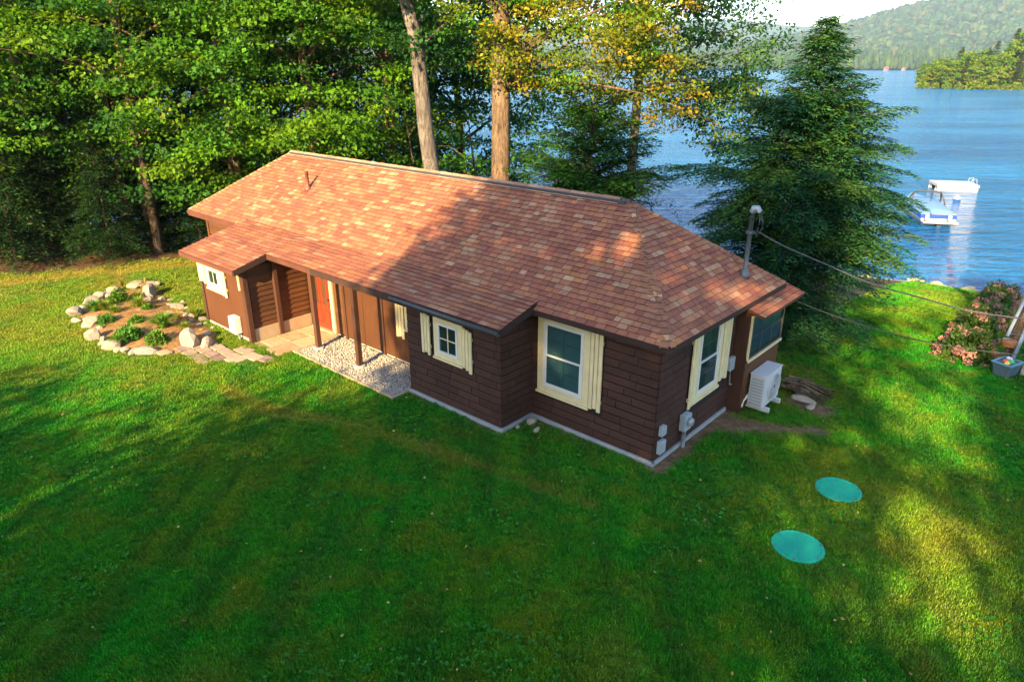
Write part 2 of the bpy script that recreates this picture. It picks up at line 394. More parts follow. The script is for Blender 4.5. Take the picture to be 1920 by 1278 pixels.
# ================================================================== the cottage
house = empty('cottage', (HX, HY, 0), HROT)
tag(house, 'single storey brown shingled cottage with reddish brown hip roof', 'house')
EV, EZ, RIDGE_Y, RIDGE_Z, HL, HD = .28, 2.55, 2.25, 4.37, 16.95, 4.5
K = (RIDGE_Z-EZ)/(RIDGE_Y+EV)
XR0, XR1 = -2.25, -15.1                              # ridge ends
XE0, XE1 = EV, -17.6                                 # eave ends
def part_box(name, mat, parent, *b, bevel=0): return MB().box(*b).build(name, mat, parent, bevel=bevel)

# ---- foundation and walls
fb = MB().box(-HL, -.02, .02, HD-.02, -2.2, .16).box(-5.76, -2.98, -.93, .02, -.3, .14).box(-13.68, -11.32, -1.88, .02, -.3, .14)
foundation = fb.build('foundation', M['concrete'], house)
kerb = MB().box(.0, .05, -.05, 3.0, -.3, .085).box(-2.96, .05, -.055, .0, -.3, .085).box(-5.80, -2.90, -1.005, -.95, -.3, .085).box(-2.96, -2.905, -.95, -.055, -.3, .085)
kerb.build('footing', M['concrete'], house)
def wall(x0, x1, y0, y1, z0, z1, mat='felt'): return part_box('wall', M[mat], house, x0, x1, y0, y1, z0, z1)
w_front_r = wall(-2.96, 0, 0, .12, .10, 2.68)
w_recess = wall(-HL, -2.96, 0, .12, .05, 2.68, 'plywood')
w_end = wall(-.12, 0, .12, HD, .10, 2.68)
w_back = wall(-HL, -.12, HD-.12, HD, -1.5, 2.66)
w_left = wall(-HL, -HL+.12, .12, HD-.12, -1.2, 2.66)
w_bump = wall(-5.78, -2.96, -.95, -.83, .10, 2.36)
w_bump_r = wall(-3.08, -2.96, -.83, 0, .10, 2.42)
w_bump_l = wall(-5.78, -5.66, -.83, 0, .10, 2.42, 'plywood')
w_wing = wall(-13.7, -11.3, -1.9, -1.78, .10, 2.06, 'plywood')
w_wing_r = wall(-11.42, -11.3, -1.78, 0, .30, 2.14, 'dark_wood')
w_wing_l = wall(-13.7, -13.58, -1.78, 0, .1, 2.14, 'plywood')

# ---- siding shingles: courses of separate pieces, gaps left where windows stand
sid_meshes = []
def siding_piece_mesh(h):
    b = MB(); b.hexa([(0, 0, 0), (1, 0, 0), (1, -.018, 0), (0, -.018, 0)], [(0, 0, h), (1, 0, h), (1, -.007, h), (0, -.007, h)])
    return b.mesh('siding_shingle', M['siding'])
SH = .165
_sm = siding_piece_mesh(SH-.014)
srng = random.Random(5)
def lay_siding(wallobj, origin, ang, length, z0, z1, holes, lens=(.5, 1.05)):
    z = z0; row = 0
    while z < z1-.03:
        a = -srng.uniform(0, .5); hgt = min(SH, z1-z)
        while a < length:
            b = a+srng.uniform(*lens); segs = [(max(a, 0), min(b, length))]
            for (h0, h1, hz0, hz1) in holes:
                if z+hgt > hz0+.02 and z < hz1-.02:
                    n = []
                    for s0, s1 in segs:
                        if s1 <= h0 or s0 >= h1: n.append((s0, s1)); continue
                        if s0 < h0: n.append((s0, h0))
                        if s1 > h1: n.append((h1, s1))
                    segs = n
            for s0, s1 in segs:
                if s1-s0 < .03: continue
                o = link('siding_shingle', _sm, wallobj)
                o.location = (origin[0]+math.cos(ang)*s0, origin[1]+math.sin(ang)*s0, z); o.rotation_euler = (srng.uniform(-.004, .004), srng.uniform(-.004, .004), ang)
                o.scale = (s1-s0-.010, srng.uniform(.85, 1.2), hgt/SH)
            a = b
        z += SH; row += 1
lay_siding(w_front_r, (-2.96, 0), 0, 2.96, .10, 2.5, [(.16, 1.78, .68, 2.44)])
lay_siding(w_bump, (-5.78, -.95), 0, 2.82, .10, 2.34, [(.48, 2.06, 1.12, 2.12)])
lay_siding(w_bump_r, (-2.96, -.95), R(90), .95, .10, 2.36, [])
lay_siding(w_end, (0, 0), R(90), 3.05, .10, 2.5, [(1.10, 2.80, .74, 2.44)])

# ---- wing: slatted side wall of lap boards over a tan concrete plinth
part_box('plinth', M['concrete_tan'], house, -11.34, -11.24, -1.80, -.02, -.2, .36)
for (y0, y1) in ((-1.74, -1.06), (-.94, -.02)):
    z = .37; k = 0
    while z < (1.98 if y0 < -1.5 else 2.15):
        b = MB(); b.hexa([(-11.30, y0, z), (-11.268, y0, z), (-11.268, y1, z), (-11.30, y1, z)], [(-11.30, y0, z+.135), (-11.292, y0, z+.135), (-11.292, y1, z+.135), (-11.30, y1, z+.135)])
        b.build('siding_board', M['plank'], w_wing_r); z += .142
def post(x, y, z1, w=.12, z0=-.02, name='porch_post', mat='dark_wood'):
    p = part_box(name, M[mat], house, x-w/2, x+w/2, y-w/2, y+w/2, z0, z1, bevel=.008)
    return p
for (px, py) in ((-7.78, -.92), (-9.56, -.92)):
    p = post(px, py, 2.38, .125, .06)
    MB().lathe([(.15, -.1), (.15, .05), (.13, .07), (.02, .07)], 14, (px, py, 0)).build('footing', M['concrete'], p)
post(-11.24, -1.0, 2.36, .12, 0); post(-11.27, -1.86, 2.10, .14, 0)
part_box('corner_board', M['dark_wood'], house, -13.73, -13.62, -1.93, -1.9, .1, 2.06)
part_box('porch_beam', M['dark_wood'], house, -11.2, -5.80, -.98, -.86, 2.22, 2.38)
part_box('soffit', M['dark_wood'], house, -11.2, -5.80, -.84, -.01, 2.42, 2.44)
for bx in (-9.56, -7.93): part_box('batten', M['dark_wood'], w_recess, bx-.045, bx+.045, -.03, 0, .02, 2.33)
for bx in (-8.75, -7.5): part_box('batten', M['plywood'], w_recess, bx-.012, bx+.012, -.008, 0, .02, 2.33)
zz = .12
while zz < 1.9:                                        # short run of lap boards beside the door
    b = MB(); b.hexa([(-10.02, 0, zz), (-9.61, 0, zz), (-9.61, -.022, zz), (-10.02, -.022, zz)], [(-10.02, 0, zz+.135), (-9.61, 0, zz+.135), (-9.61, -.006, zz+.135), (-10.02, -.006, zz+.135)])
    b.build('siding_board', M['plank'], w_recess); zz += .142
# main wall left of the wing, boards
zz = .2
while zz < 2.45:
    b = MB(); b.hexa([(-HL, 0, zz), (-13.72, 0, zz), (-13.72, -.024, zz), (-HL, -.024, zz)], [(-HL, 0, zz+.155), (-13.72, 0, zz+.155), (-13.72, -.006, zz+.155), (-HL, -.006, zz+.155)])
    b.build('siding_board', M['plank'], w_recess); zz += .162
part_box('corner_board', M['plank'], house, -HL-.03, -HL+.08, -.045, -.025, .2, 2.45)

# ---- windows (built in their wall's plane: local x along the wall, -y out of the wall)
def frame_rect(b, x0, x1, z0, z1, w, y0, y1):
    b.box(x0, x1, y0, y1, z0, z0+w).box(x0, x1, y0, y1, z1-w, z1)
    b.box(x0, x0+w, y0, y1, z0+w, z1-w).box(x1-w, x1, y0, y1, z0+w, z1-w); return b
def window(origin, ang, x0, x1, z0, z1, trim=.16, blind='blind', hung=True, grid=(2, 2), casing='cream', sash_w=.05, bars='cream', frm='white'):
    w = empty('window', (*origin, 0), ang, house)
    frame_rect(MB(), x0, x1, z0, z1, trim, -.048, 0).build('casing', M[casing], w, bevel=.004)
    MB().box(x0-.02, x1+.02, -.075, -.049, z0-.03, z0+.02).build('sill', M[casing], w)
    a0, a1, c0, c1 = x0+trim, x1-trim, z0+trim, z1-trim
    frame_rect(MB(), a0, a1, c0, c1, sash_w, -.056, 0).build('frame', M[frm], w)
    a0 += sash_w; a1 -= sash_w; c0 += sash_w; c1 -= sash_w
    MB().box(a0, a1, -.006, -.003, c0, c1).build('curtain', M[blind], w)
    if hung:
        cm = (c0+c1)/2-.02
        frame_rect(MB(), a0, a1, cm, c1, .03, -.034, -.012).build('sash', M['white'], w)
        frame_rect(MB(), a0, a1, c0, cm+.03, .035, -.050, -.036).build('sash', M['white'], w)
        MB().box(a0+.03, a1-.03, -.026, -.022, cm+.03, c1-.03).build('pane', M['glass'], w)
        MB().box(a0+.035, a1-.035, -.044, -.040, c0+.035, cm-.005).build('pane', M['glass'], w)
        for lo, hi, yy in ((cm+.03, c1-.03, -.020), (c0+.035, cm-.005, -.020)):
            b = MB(); n = grid[0]
            for i in range(1, n): b.box(a0+(a1-a0)*i/n-.009, a0+(a1-a0)*i/n+.009, yy, yy+.006, lo, hi)
            b.box(a0+.03, a1-.03, yy-.001, yy+.005, (lo+hi)/2-.009, (lo+hi)/2+.009)
            b.build('muntin', M['grey_box'], w)
    else:
        MB().box(a0, a1, -.030, -.026, c0, c1).build('pane', M['glass'], w)
        b = MB()
        for i in range(1, grid[0]): b.box(a0+(a1-a0)*i/grid[0]-.012, a0+(a1-a0)*i/grid[0]+.012, -.040, -.031, c0, c1)
        for i in range(1, grid[1]): b.box(a0, a1, -.041, -.032, c0+(c1-c0)*i/grid[1]-.012, c0+(c1-c0)*i/grid[1]+.012)
        b.build('muntin', M[bars], w)
    return w
def shutter(origin, ang, x0, x1, z0, z1, n=3, offs=None):
    s = empty('shutter', (*origin, 0), ang, house); w = (x1-x0)/n
    for i in range(n):
        dz = (offs or (0, .03, -.02, .02))[i]
        MB().box(x0+i*w+.008, x0+(i+1)*w-.008, -.062, -.030, z0+dz, z1+dz*.5).build('board', M['cream'], s, bevel=.004)
    MB().box(x0+.01, x1-.01, -.030, -.004, z0+.15, z0+.22).box(x0+.01, x1-.01, -.030, -.004, z1-.25, z1-.18).build('batten', M['cream'], s)
    return s
window((0, 0), 0, -2.78, -1.49, .70, 2.42, .15)
shutter((0, 0), 0, -1.48, -1.19, .72, 2.36)
window((0, -.95), 0, -4.88, -4.02, 1.16, 2.10, .13, 'blind_dark', False, (2, 2))
shutter((0, -.95), 0, -5.27, -4.99, 1.16, 2.06); shutter((0, -.95), 0, -4.01, -3.73, 1.16, 2.04, 3, (0, -.04, -.09))
window((0, 0), R(90), 1.33, 2.40, .82, 2.42, .11, 'blind_dark')
shutter((0, 0), R(90), 2.41, 2.78, .90, 2.38); shutter((0, 0), R(90), 1.13, 1.32, .74, 2.36, 2)
window((0, -1.9), 0, -13.30, -12.42, 1.17, 1.90, .14, 'blind_dark', False, (2, 1))
shutter((0, -1.9), 0, -13.72, -13.32, 1.28, 1.88, 3); shutter((0, -1.9), 0, -12.41, -12.16, 1.12, 1.88, 2, (0, -.03))
window((0, 0), 0, -7.0, -6.1, .95, 2.05, .12, 'blind_dark'); shutter((0, 0), 0, -7.34, -7.02, .70, 2.06, 3)
part_box('trim_board', M['cream'], house, -11.50, -11.44, -1.93, -1.9, 1.45, 2.0)

# ---- red front door
door = empty('door', (0, 0, 0), 0, house)
MB().box(-11.06, -10.18, -.035, 0, .08, 2.06).build('slab', M['red'], door)
for (a, b_) in ((-10.97, -10.66), (-10.58, -10.27)):
    frame_rect(MB(), a, b_, .75, 1.62, .035, -.05, -.035).build('moulding', M['red'], door)
    MB().box(a+.035, b_-.035, -.043, -.036, .785, 1.585).build('panel', M['plank'], door)
    frame_rect(MB(), a, b_, .2, .64, .03, -.045, -.035).build('moulding', M['red'], door)
hd = MB().lathe([(.012, 0), (.012, .04), (.03, .045), (.032, .07), (.02, .085)], 12).build('handle', M['dark'], door); hd.location = (-10.24, -.035, 1.0); hd.rotation_euler = (R(90), 0, 0)
MB().box(-10.17, -10.05, -.05, 0, .04, 2.2).build('jamb', M['cream'], door)
MB().box(-11.16, -11.07, -.05, 0, .04, 2.2).build('jamb', M['cream'], door)
MB().box(-11.1, -10.1, -.12, 0, .0, .07).build('threshold', M['concrete_tan'], door)
lamp = empty('porch_lantern', (HW(-9.05, -.55)[0], HW(-9.05, -.55)[1], 2.20), HROT)
MB().lathe([(.03, .22), (.05, .20), (.012, .19), (.012, .12), (.06, .1), (.065, 0), (.05, -.03)], 12).build('shade', M['white'], lamp, True)
MB().lathe([(.02, 0), (.03, -.03), (.025, -.06), (.005, -.075)], 10, (0, 0, 0)).build('bulb', M['white'], lamp, True)
tag(lamp, 'small white porch lamp hanging under the eave above the gravel', 'lamp')

# ---- lakeside porch bay at the far right corner
bay = empty('bay', (0, 0, 0), 0, house)
MB().box(0.003, .30, 3.05, 4.85, -.6, 2.30).build('wall', M['dark_wood'], bay)
zz = .1
while zz < 1.2:
    b = MB(); b.hexa([(.30, 3.06, zz), (.325, 3.06, zz), (.325, 4.84, zz), (.30, 4.84, zz)], [(.30, 3.06, zz+.17), (.306, 3.06, zz+.17), (.306, 4.84, zz+.17), (.30, 4.84, zz+.17)])
    b.build('siding_board', M['plank'], bay); zz += .178
bw = window((.30, 0), R(90), 3.08, 4.82, 1.22, 2.22, .035, 'blind_blue', False, (3, 2), 'cream', .03, 'dark', 'dark')
def slab(poly, thick):
    return MB().hexa([(x, y, z-thick) for x, y, z in poly], poly)

# ---- roof decks (thin slabs that carry the shingles)
roof = empty('roof', (0, 0, 0), 0, house)
a, b_, c, d = (XE0, -EV, EZ), (XE1, -EV, EZ), (XR1, RIDGE_Y, RIDGE_Z), (XR0, RIDGE_Y, RIDGE_Z)
a2, b2 = (XE0, HD+EV, EZ), (XE1, HD+EV, EZ)
dk = MB()
off = lambda p: (p[0], p[1], p[2]-.09)
vs = [a, b_, c, d, a2, b2]; vs2 = [off(p) for p in vs]
dk.add(vs+vs2, [(0, 3, 2, 1), (0, 4, 3), (4, 5, 2, 3), (5, 1, 2), (6, 7, 8, 9), (6, 9, 10), (10, 9, 8, 11), (11, 8, 7), (0, 1, 7, 6), (1, 5, 11, 7), (5, 4, 10, 11), (4, 0, 6, 10)])
dk.build('deck', M['trim_dark'], roof)
EXT = dict(x0=-11.12, x1=-2.72, y0=-.12, z0=EZ+K*(.16)+.012, y1=-1.25, z1=2.375)
WNG = dict(x0=-14.08, x1=-11.04, y0=-.12, z0=EZ+K*.16+.018, y1=-2.22, z1=2.677-.2673*2.1+.006)
for e in (EXT, WNG):
    slab([(e['x0'], e['y1'], e['z1']), (e['x1'], e['y1'], e['z1']), (e['x1'], e['y0'], e['z0']), (e['x0'], e['y0'], e['z0'])], .06).build('deck', M['dark_wood'], roof)
BAY = [(.62, 2.92, 2.30), (.62, 5.08, 2.30), (-.05, 5.08, 2.50), (-.05, 2.92, 2.50)]
slab(BAY, .06).build('deck', M['dark_wood'], roof)
# fascias
part_box('fascia', M['fascia'], roof, XE1, -11.06, -EV-.025, -EV-.002, EZ-.17, EZ-.004) if False else None
part_box('fascia', M['trim_dark'], roof, -2.7, XE0+.02, -EV-.028, -EV-.002, EZ-.11, EZ-.006)
part_box('fascia', M['trim_dark'], roof, XE0+.002, XE0+.026, -EV+.002, HD+EV, EZ-.11, EZ-.006)
part_box('fascia', M['fascia'], roof, XE1, -14.10, -EV-.028, -EV-.002, EZ-.18, EZ-.006)
part_box('fascia', M['fascia'], roof, EXT['x0']+.1, -9.0, EXT['y1']-.028, EXT['y1']-.002, EXT['z1']-.13, EXT['z1']-.004)
part_box('fascia', M['trim_dark'], roof, -9.0, EXT['x1'], EXT['y1']-.026, EXT['y1']-.002, EXT['z1']-.15, EXT['z1']-.004)
part_box('fascia', M['fascia'], roof, WNG['x0'], WNG['x1'], WNG['y1']-.028, WNG['y1']-.002, WNG['z1']-.12, WNG['z1']-.004)
for e, xx in ((EXT, EXT['x1']), (WNG, WNG['x1']), (WNG, WNG['x0']-.026)):
    MB().hexa([(xx, e['y1'], e['z1']-.13), (xx+.024, e['y1'], e['z1']-.13), (xx+.024, -.28, 2.48), (xx, -.28, 2.48)],
              [(xx, e['y1'], e['z1']-.004), (xx+.024, e['y1'], e['z1']-.004), (xx+.024, e['y0'], e['z0']-.004), (xx, e['y0'], e['z0']-.004)]).build('rake_board', M['trim_dark'], roof)
MB().tube([(-5.9, EXT['y1']-.06, 2.33), (EXT['x1']+.02, EXT['y1']-.06, 2.32)], .045, 10).build('gutter', M['dark'], roof, True)

# ---- shingles
def clip_poly(P, A, Bn):
    """keep the part of polygon P on the left of the line A->B (2D)"""
    out = []
    def side(p): return (Bn[0]-A[0])*(p[1]-A[1])-(Bn[1]-A[1])*(p[0]-A[0])
    for i in range(len(P)):
        p, q = P[i], P[(i+1) % len(P)]; sp, sq = side(p), side(q)
        if sp >= 0: out.append(p)
        if (sp > 0 and sq < 0) or (sp < 0 and sq > 0):
            t = sp/(sp-sq); out.append((p[0]+t*(q[0]-p[0]), p[1]+t*(q[1]-p[1])))
    return out
TINTS = [(.235, .088, .052), (.260, .102, .058), (.205, .074, .047), (.290, .128, .070), (.225, .082, .053), (.315, .170, .100), (.30, .122, .055), (.335, .20, .120), (.185, .065, .045), (.265, .128, .078)]
EDGE = (.045, .020, .014)
TW = [18, 18, 13, 13, 12, 6, 8, 4, 7, 8]
shr = random.Random(21)
whole = {}
nears = []                                              # (distance, poly, frame, row geometry, tint)
def lay_roof(origin, sdir, tdir, poly, expo=.122, tab=.215, gap=.004):
    o = Vector(origin); s = Vector(sdir).normalized(); t_ = Vector(tdir).normalized(); n = s.cross(t_).normalized()
    tmax = max(p[1] for p in poly); smin = min(p[0] for p in poly); smax = max(p[0] for p in poly)
    r = 0; tt = 0
    while tt < tmax-.01:
        x = smin-tab+(r % 2)*tab*.5+shr.uniform(-.04, .04); run = None
        while x < smax:
            wdt = tab*shr.choice((.8, 1, 1, 1, 1.15, .65))
            P = [(x+gap, tt), (x+wdt-gap, tt), (x+wdt-gap, tt+expo+.03), (x+gap, tt+expo+.03)]
            Pc = P
            for i in range(len(poly)):
                Pc = clip_poly(Pc, poly[i], poly[(i+1) % len(poly)])
                if len(Pc) < 3: break
            if len(Pc) >= 3:
                if run is None or shr.random() < .80: run = shr.choices(TINTS, TW)[0]
                j = shr.uniform(.86, 1.12); ti = tuple(v*j for v in run)
                up = shr.uniform(.016, .026); lo_h = lambda q: .003+(up)*(1-(q[1]-tt)/(expo+.03))
                bot = [o+s*q[0]+t_*q[1]+n*.0005 for q in Pc]; top = [o+s*q[0]+t_*q[1]+n*lo_h(q) for q in Pc]
                nears.append((bot, top, ti))
            x += wdt
        tt += expo; r += 1
HT = Vector((0, RIDGE_Y+EV, RIDGE_Z-EZ)); SL = HT.length
lay_roof((XE1, -EV-.02, EZ-.012), (1, 0, 0), (0, 1, K), [(0, 0), (XE0-XE1, 0), (XR0-XE1, SL), (XR1-XE1, SL)])
HT2 = Vector((XR0-XE0, 0, RIDGE_Z-EZ)); SL2 = HT2.length
lay_roof((XE0+.02, -EV, EZ-.012), (0, 1, 0), tuple(HT2), [(0, 0), (HD+2*EV, 0), (RIDGE_Y+EV, SL2)])
HT3 = Vector((XR1-XE1, 0, RIDGE_Z-EZ)); SL3 = HT3.length
lay_roof((XE1-.02, HD+EV, EZ-.012), (0, -1, 0), tuple(HT3), [(0, 0), (HD+2*EV, 0), (RIDGE_Y+EV, SL3)], .16, .4)
lay_roof((XE0, HD+EV+.02, EZ-.012), (-1, 0, 0), (0, -1, K), [(0, 0), (XE0-XE1, 0), (XE0-XR1, SL), (XE0-XR0, SL)], .16, .4)
for e in (EXT, WNG):
    Ls = math.hypot(e['y0']-e['y1'], e['z0']-e['z1'])
    x1 = e['x1'] if e is WNG else e['x1']
    lay_roof((e['x0']-.015, e['y1']-.02, e['z1']+.002), (1, 0, 0), (0, e['y0']-e['y1'], e['z0']-e['z1']), [(0, 0), (x1-e['x0']+.03, 0), (x1-e['x0']+.03, Ls+.02), (0, Ls+.02)], .135, .29)
lay_roof((.64, 2.90, 2.302), (0, 1, 0), (-.67, 0, .20), [(0, 0), (2.2, 0), (2.2, .70), (0, .70)], .135, .29)
camh = Vector((*to_house(0, 0), CAM_H))
def size_in_view(e):
    bot, top, ti = e; cc = sum(top, Vector())/len(top); nrm = (top[1]-top[0]).cross(top[-1]-top[0]); v = camh-cc
    return nrm.dot(v)/v.length**3
nears.sort(key=size_in_view, reverse=True)
rest = MB()
for i, (bot, top, ti) in enumerate(nears):
    n = len(bot)
    if i < 300:
        o0 = bot[0]; bb = MB(); bb.hexa([p-o0 for p in bot], [p-o0 for p in top], ti, EDGE)
        ob = bb.build('shingle', M['shingle'], roof); ob.location = o0
    else: rest.hexa(bot, top, ti, EDGE)
tag(rest.build('shingle_field', M['shingle'], roof), None, None, None, 'stuff')

# hip and ridge caps
def caps(p0, p1, nl, nr, name, step=.15, w=.15, h=.012, tints=None, lift=.022):
    p0, p1 = Vector(p0), Vector(p1); d = (p1-p0); L = d.length; d.normalize()
    n = int(L/step)
    for i in range(n):
        q = p0+d*(i*step); q2 = p0+d*min(L, (i+1)*step+.03); li = lift+shr.uniform(0, .004)
        ti = shr.choices([(.23, .11, .055), (.18, .085, .046), (.40, .27, .14), (.28, .14, .07)], [7, 5, 3, 4])[0] if tints is None else shr.choice(tints)
        up = Vector((0, 0, 1)); Lf = Vector(nl); Rt = Vector(nr)
        bb = MB(); th = .012
        V0 = [q+Lf*w+up*li*.8, q+up*li*1.3, q+Rt*w+up*li*.8]; V1 = [q2+Lf*w+up*.008, q2+up*.012, q2+Rt*w+up*.008]
        bt = [v-up*th for v in V0+V1]; tp = V0+V1
        bb.add([v-q for v in tp+bt], [(0, 1, 4, 3), (1, 2, 5, 4), (6, 9, 10, 7), (7, 10, 11, 8), (3, 4, 10, 9), (4, 5, 11, 10)], ti)
        k0 = len(bb.v)-12
        for f in ((0, 6, 7, 1), (1, 7, 8, 2), (0, 3, 9, 6), (2, 8, 11, 5)): bb.f.append(f); bb.t.append(EDGE)
        ob = bb.build(name, M['shingle'], roof); ob.location = q
dn = Vector((1, -1, 0)).normalized()
side_l = Vector((-1, 0, 0)); side_r = Vector((0, 1, 0))
def slope_dir(v, kx, ky):  # keep a side direction lying in its roof face
    return Vector((v.x, v.y, kx*v.x+ky*v.y)).normalized()
caps(a, d, slope_dir(Vector((-1, -.35, 0)), 0, K), slope_dir(Vector((.35, 1, 0)), -K, 0), 'hip_cap', .15, .17)
caps(a2, d, slope_dir(Vector((.35, -1, 0)), -K, 0), slope_dir(Vector((-1, .35, 0)), 0, -K), 'hip_cap', .15, .13)
caps(b_, c, slope_dir(Vector((-.35, 1, 0)), K, 0), slope_dir(Vector((1, -.35, 0)), 0, K), 'hip_cap', .3, .10, tints=[(.45, .30, .17), (.40, .24, .13)], lift=.018)
caps((XR1, RIDGE_Y, RIDGE_Z+.035), (XR0, RIDGE_Y, RIDGE_Z+.035), slope_dir(Vector((0, 1, 0)), 0, -K), slope_dir(Vector((0, -1, 0)), 0, K), 'ridge_cap', .42, .19, tints=[(.34, .20, .13), (.30, .17, .11), (.27, .15, .10), (.34, .22, .15)], lift=.016)
part_box('ridge_vent', M['dark'], roof, XR1+.1, XR0-.05, RIDGE_Y-.13, RIDGE_Y+.13, RIDGE_Z-.10, RIDGE_Z+.005)
# vent pipe
vp = empty('vent_pipe', (-12.57, 1.15, EZ+K*(1.15+EV)), 0, roof)
MB().tube([(0, 0, -.1), (0, 0, .52)], .052, 14).tube([(0, 0, .50), (0, 0, .53)], .057, 14).build('pipe', M['copper'], vp, True)
MB().lathe([(.13, -.02), (.10, .05), (.065, .10), (.055, .12)], 14).build('flashing', M['copper'], vp, True)
MB().hexa([(-.2, -.18, -.18*K+.012), (.2, -.18, -.18*K+.012), (.2, .15, .15*K+.012), (-.2, .15, .15*K+.012)], [(-.2, -.18, -.18*K+.03), (.2, -.18, -.18*K+.03), (.2, .15, .15*K+.02), (-.2, .15, .15*K+.02)]).build('base_plate', M['copper'], vp)

# ================================================================== things round the cottage
def on_house(name, x, y, z=0., rz=0):
    X, Y = HW(x, y); return empty(name, (X, Y, z), HROT+rz)
# service mast
mast = on_house('service_mast', -.16, 3.55, EZ+K*(.28+.16))
MB().tube([(0, 0, -.35), (0, 0, 1.28)], .046, 14).build('pipe', M['mast'], mast, True)
MB().lathe([(.12, -.02), (.10, .06), (.075, .14), (.06, .16)], 14).build('flashing', M['mast'], mast, True)
MB().tube([(0, 0, 1.26), (0, 0, 1.36), (.03, 0, 1.43), (.10, .0, 1.44), (.16, 0, 1.37)], [.052, .07, .075, .065, .045], 12).build('weatherhead', M['grey_metal'], mast, True)
for k, (dy, r_) in enumerate(((-.03, .26), (.03, .34), (0, .42))):
    MB().tube([(.15, dy, 1.36), (.19+.02*k, dy*2, 1.20), (.19+.02*k, dy*3, 1.05), (.15, dy*2, .92-.03*k), (.08, dy, .98)], .010, 6).build('lead', M['cable_grey'], mast, True)
MB().lathe([(.08, 0), (.08, .05)], 12, (0, 0, .92)).build('clamp', M['mast'], mast)
tag(mast, 'grey pipe mast with curved weatherhead rising from the roof at right', 'mast')
def cable(name, p0, p1, sag, r_, label, wob=0., mat='cable_grey'):
    p0, p1 = Vector(p0), Vector(p1); pts = []
    for i in range(37):
        t = i/36; p = p0.lerp(p1, t); p.z -= sag*4*t*(1-t)+wob*math.sin(t*34)*.5; pts.append(p)
    o = MB().tube(pts, r_, 6).build(name, M[mat], None, True); tag(o, label, 'cable', 'overhead cables to the utility pole'); return o
mx_, my_ = HW(-.05, 3.60); mz = EZ+K*.44+.98
# utility pole, leaning
PX, PY = 12.15, 15.45; PZ = float(T(PX, PY))
pole = empty('utility_pole', (PX, PY, PZ))
tip = Vector((2.05, 1.3, 7.4))
MB().tube([(0, 0, -.4), tip*.5, tip], [.135, .12, .10], 12).build('pole', M['bark'], pole, True)
for k, (ox, oy, h) in enumerate(((.13, -.07, .95), (.03, -.16, .95), (-.13, -.05, .5))):
    MB().tube([Vector((ox, oy, .0 if k < 2 else .9)), Vector((ox, oy, 0))*.9+tip*h*.95], .038, 8).build('conduit', M['grey_metal'], pole, True)
for h in (.12, .3, .5): MB().tube([tip*h-Vector((.19, .02, 0)), tip*h+Vector((.17, -.2, 0))], .02, 6).build('strap', M['dark'], pole)
MB().lathe([(.15, 0), (.16, .03), (.16, .14), (.15, .17)], 14, (0, 0, .62)).build('band', paint('orange_band', (.26, .10, .03)), pole, True)
tag(pole, 'leaning utility pole with grey conduits at the right edge of the lawn', 'pole')
op = empty('utility_pole', (14.2, 10.3, float(T(14.2, 10.3))))
MB().tube([(0, 0, -.4), (0, 0, 4), (0, 0, 8.5)], [.16, .14, .11], 12).build('pole', M['bark'], op, True)
MB().box(-.9, .9, -.05, .05, 7.6, 7.72).build('crossarm', M['bark'], op)
for k in (-.8, 0, .8): MB().lathe([(.03, 0), (.05, .03), (.03, .08), (.05, .11), (.02, .16)], 10, (k, 0, 7.72)).build('insulator', M['grey_box'], op, True)
tag(op, 'upright utility pole beyond the right edge that takes the overhead cables', 'pole')
bxw, byw = HW(.3, 4.9)
cable('overhead_cable', (mx_, my_, mz), (14.15, 10.4, 3.35), 1.05, .014, 'thick wavy cable running from the roof mast to the right edge', .03, 'cable_grey')
cable('overhead_cable', (bxw, byw, 2.2), (14.15, 10.4, 3.0), .95, .011, 'thin black cable, lower of the two crossing the right lawn', 0, 'black_rubber')

# heat pump
hp = on_house('heat_pump', .53, 3.76, 0)
MB().box(-.17, .17, -.44, .44, .13, .86).build('casing', M['hp_case'], hp, bevel=.02)
MB().box(-.18, .18, -.45, .45, .862, .885).build('lid', M['hp_case'], hp, bevel=.006)
def ring(b, r0, r1, x0, x1, cy_, cz_, n=28):
    vs = []; fs = []
    for k in range(n):
        c_, s_ = math.cos(2*math.pi*k/n), math.sin(2*math.pi*k/n)
        vs += [(x0, cy_+r0*c_, cz_+r0*s_), (x1, cy_+r0*c_, cz_+r0*s_), (x1, cy_+r1*c_, cz_+r1*s_), (x0, cy_+r1*c_, cz_+r1*s_)]
    for k in range(n):
        p, q = 4*k, 4*((k+1) % n); fs += [(p, q, q+1, p+1), (p+1, q+1, q+2, p+2), (p+2, q+2, q+3, p+3), (p+3, q+3, q, p)]
    return b.add(vs, fs)
fg = ring(MB(), .29, .315, .172, .195, .08, .49)
for r_ in (.07, .12, .17, .22, .26): ring(fg, r_-.006, r_+.006, .186, .196, .08, .49)
for k in range(12):
    a_ = math.pi*k/6; fg.tube([(.190, .08+.05*math.cos(a_), .49+.05*math.sin(a_)), (.190, .08+.3*math.cos(a_), .49+.3*math.sin(a_))], .006, 5)
fg.build('fan_grille', M['hp_case'], hp)
fo = MB().lathe([(.28, 0), (.28, .004)], 28).build('fan_opening', M['dark'], hp); fo.location = (.1705, .08, .49); fo.rotation_euler = (0, R(90), 0)
for k in range(3):
    a_ = k*2.094+.4; q = lambda r_, da: (.180, .08+r_*math.cos(a_+da), .49+r_*math.sin(a_+da))
    MB().add([q(.04, 0), q(.26, -.35), q(.27, .35), (.176, *q(.05, .8)[1:])], [(0, 1, 2, 3)]).build('fan_blade', M['grey_box'], hp)
for k in range(9): MB().box(-.13, .13, -.452, -.442, .19+k*.07, .225+k*.07).build('louvre', M['grey_box'], hp)
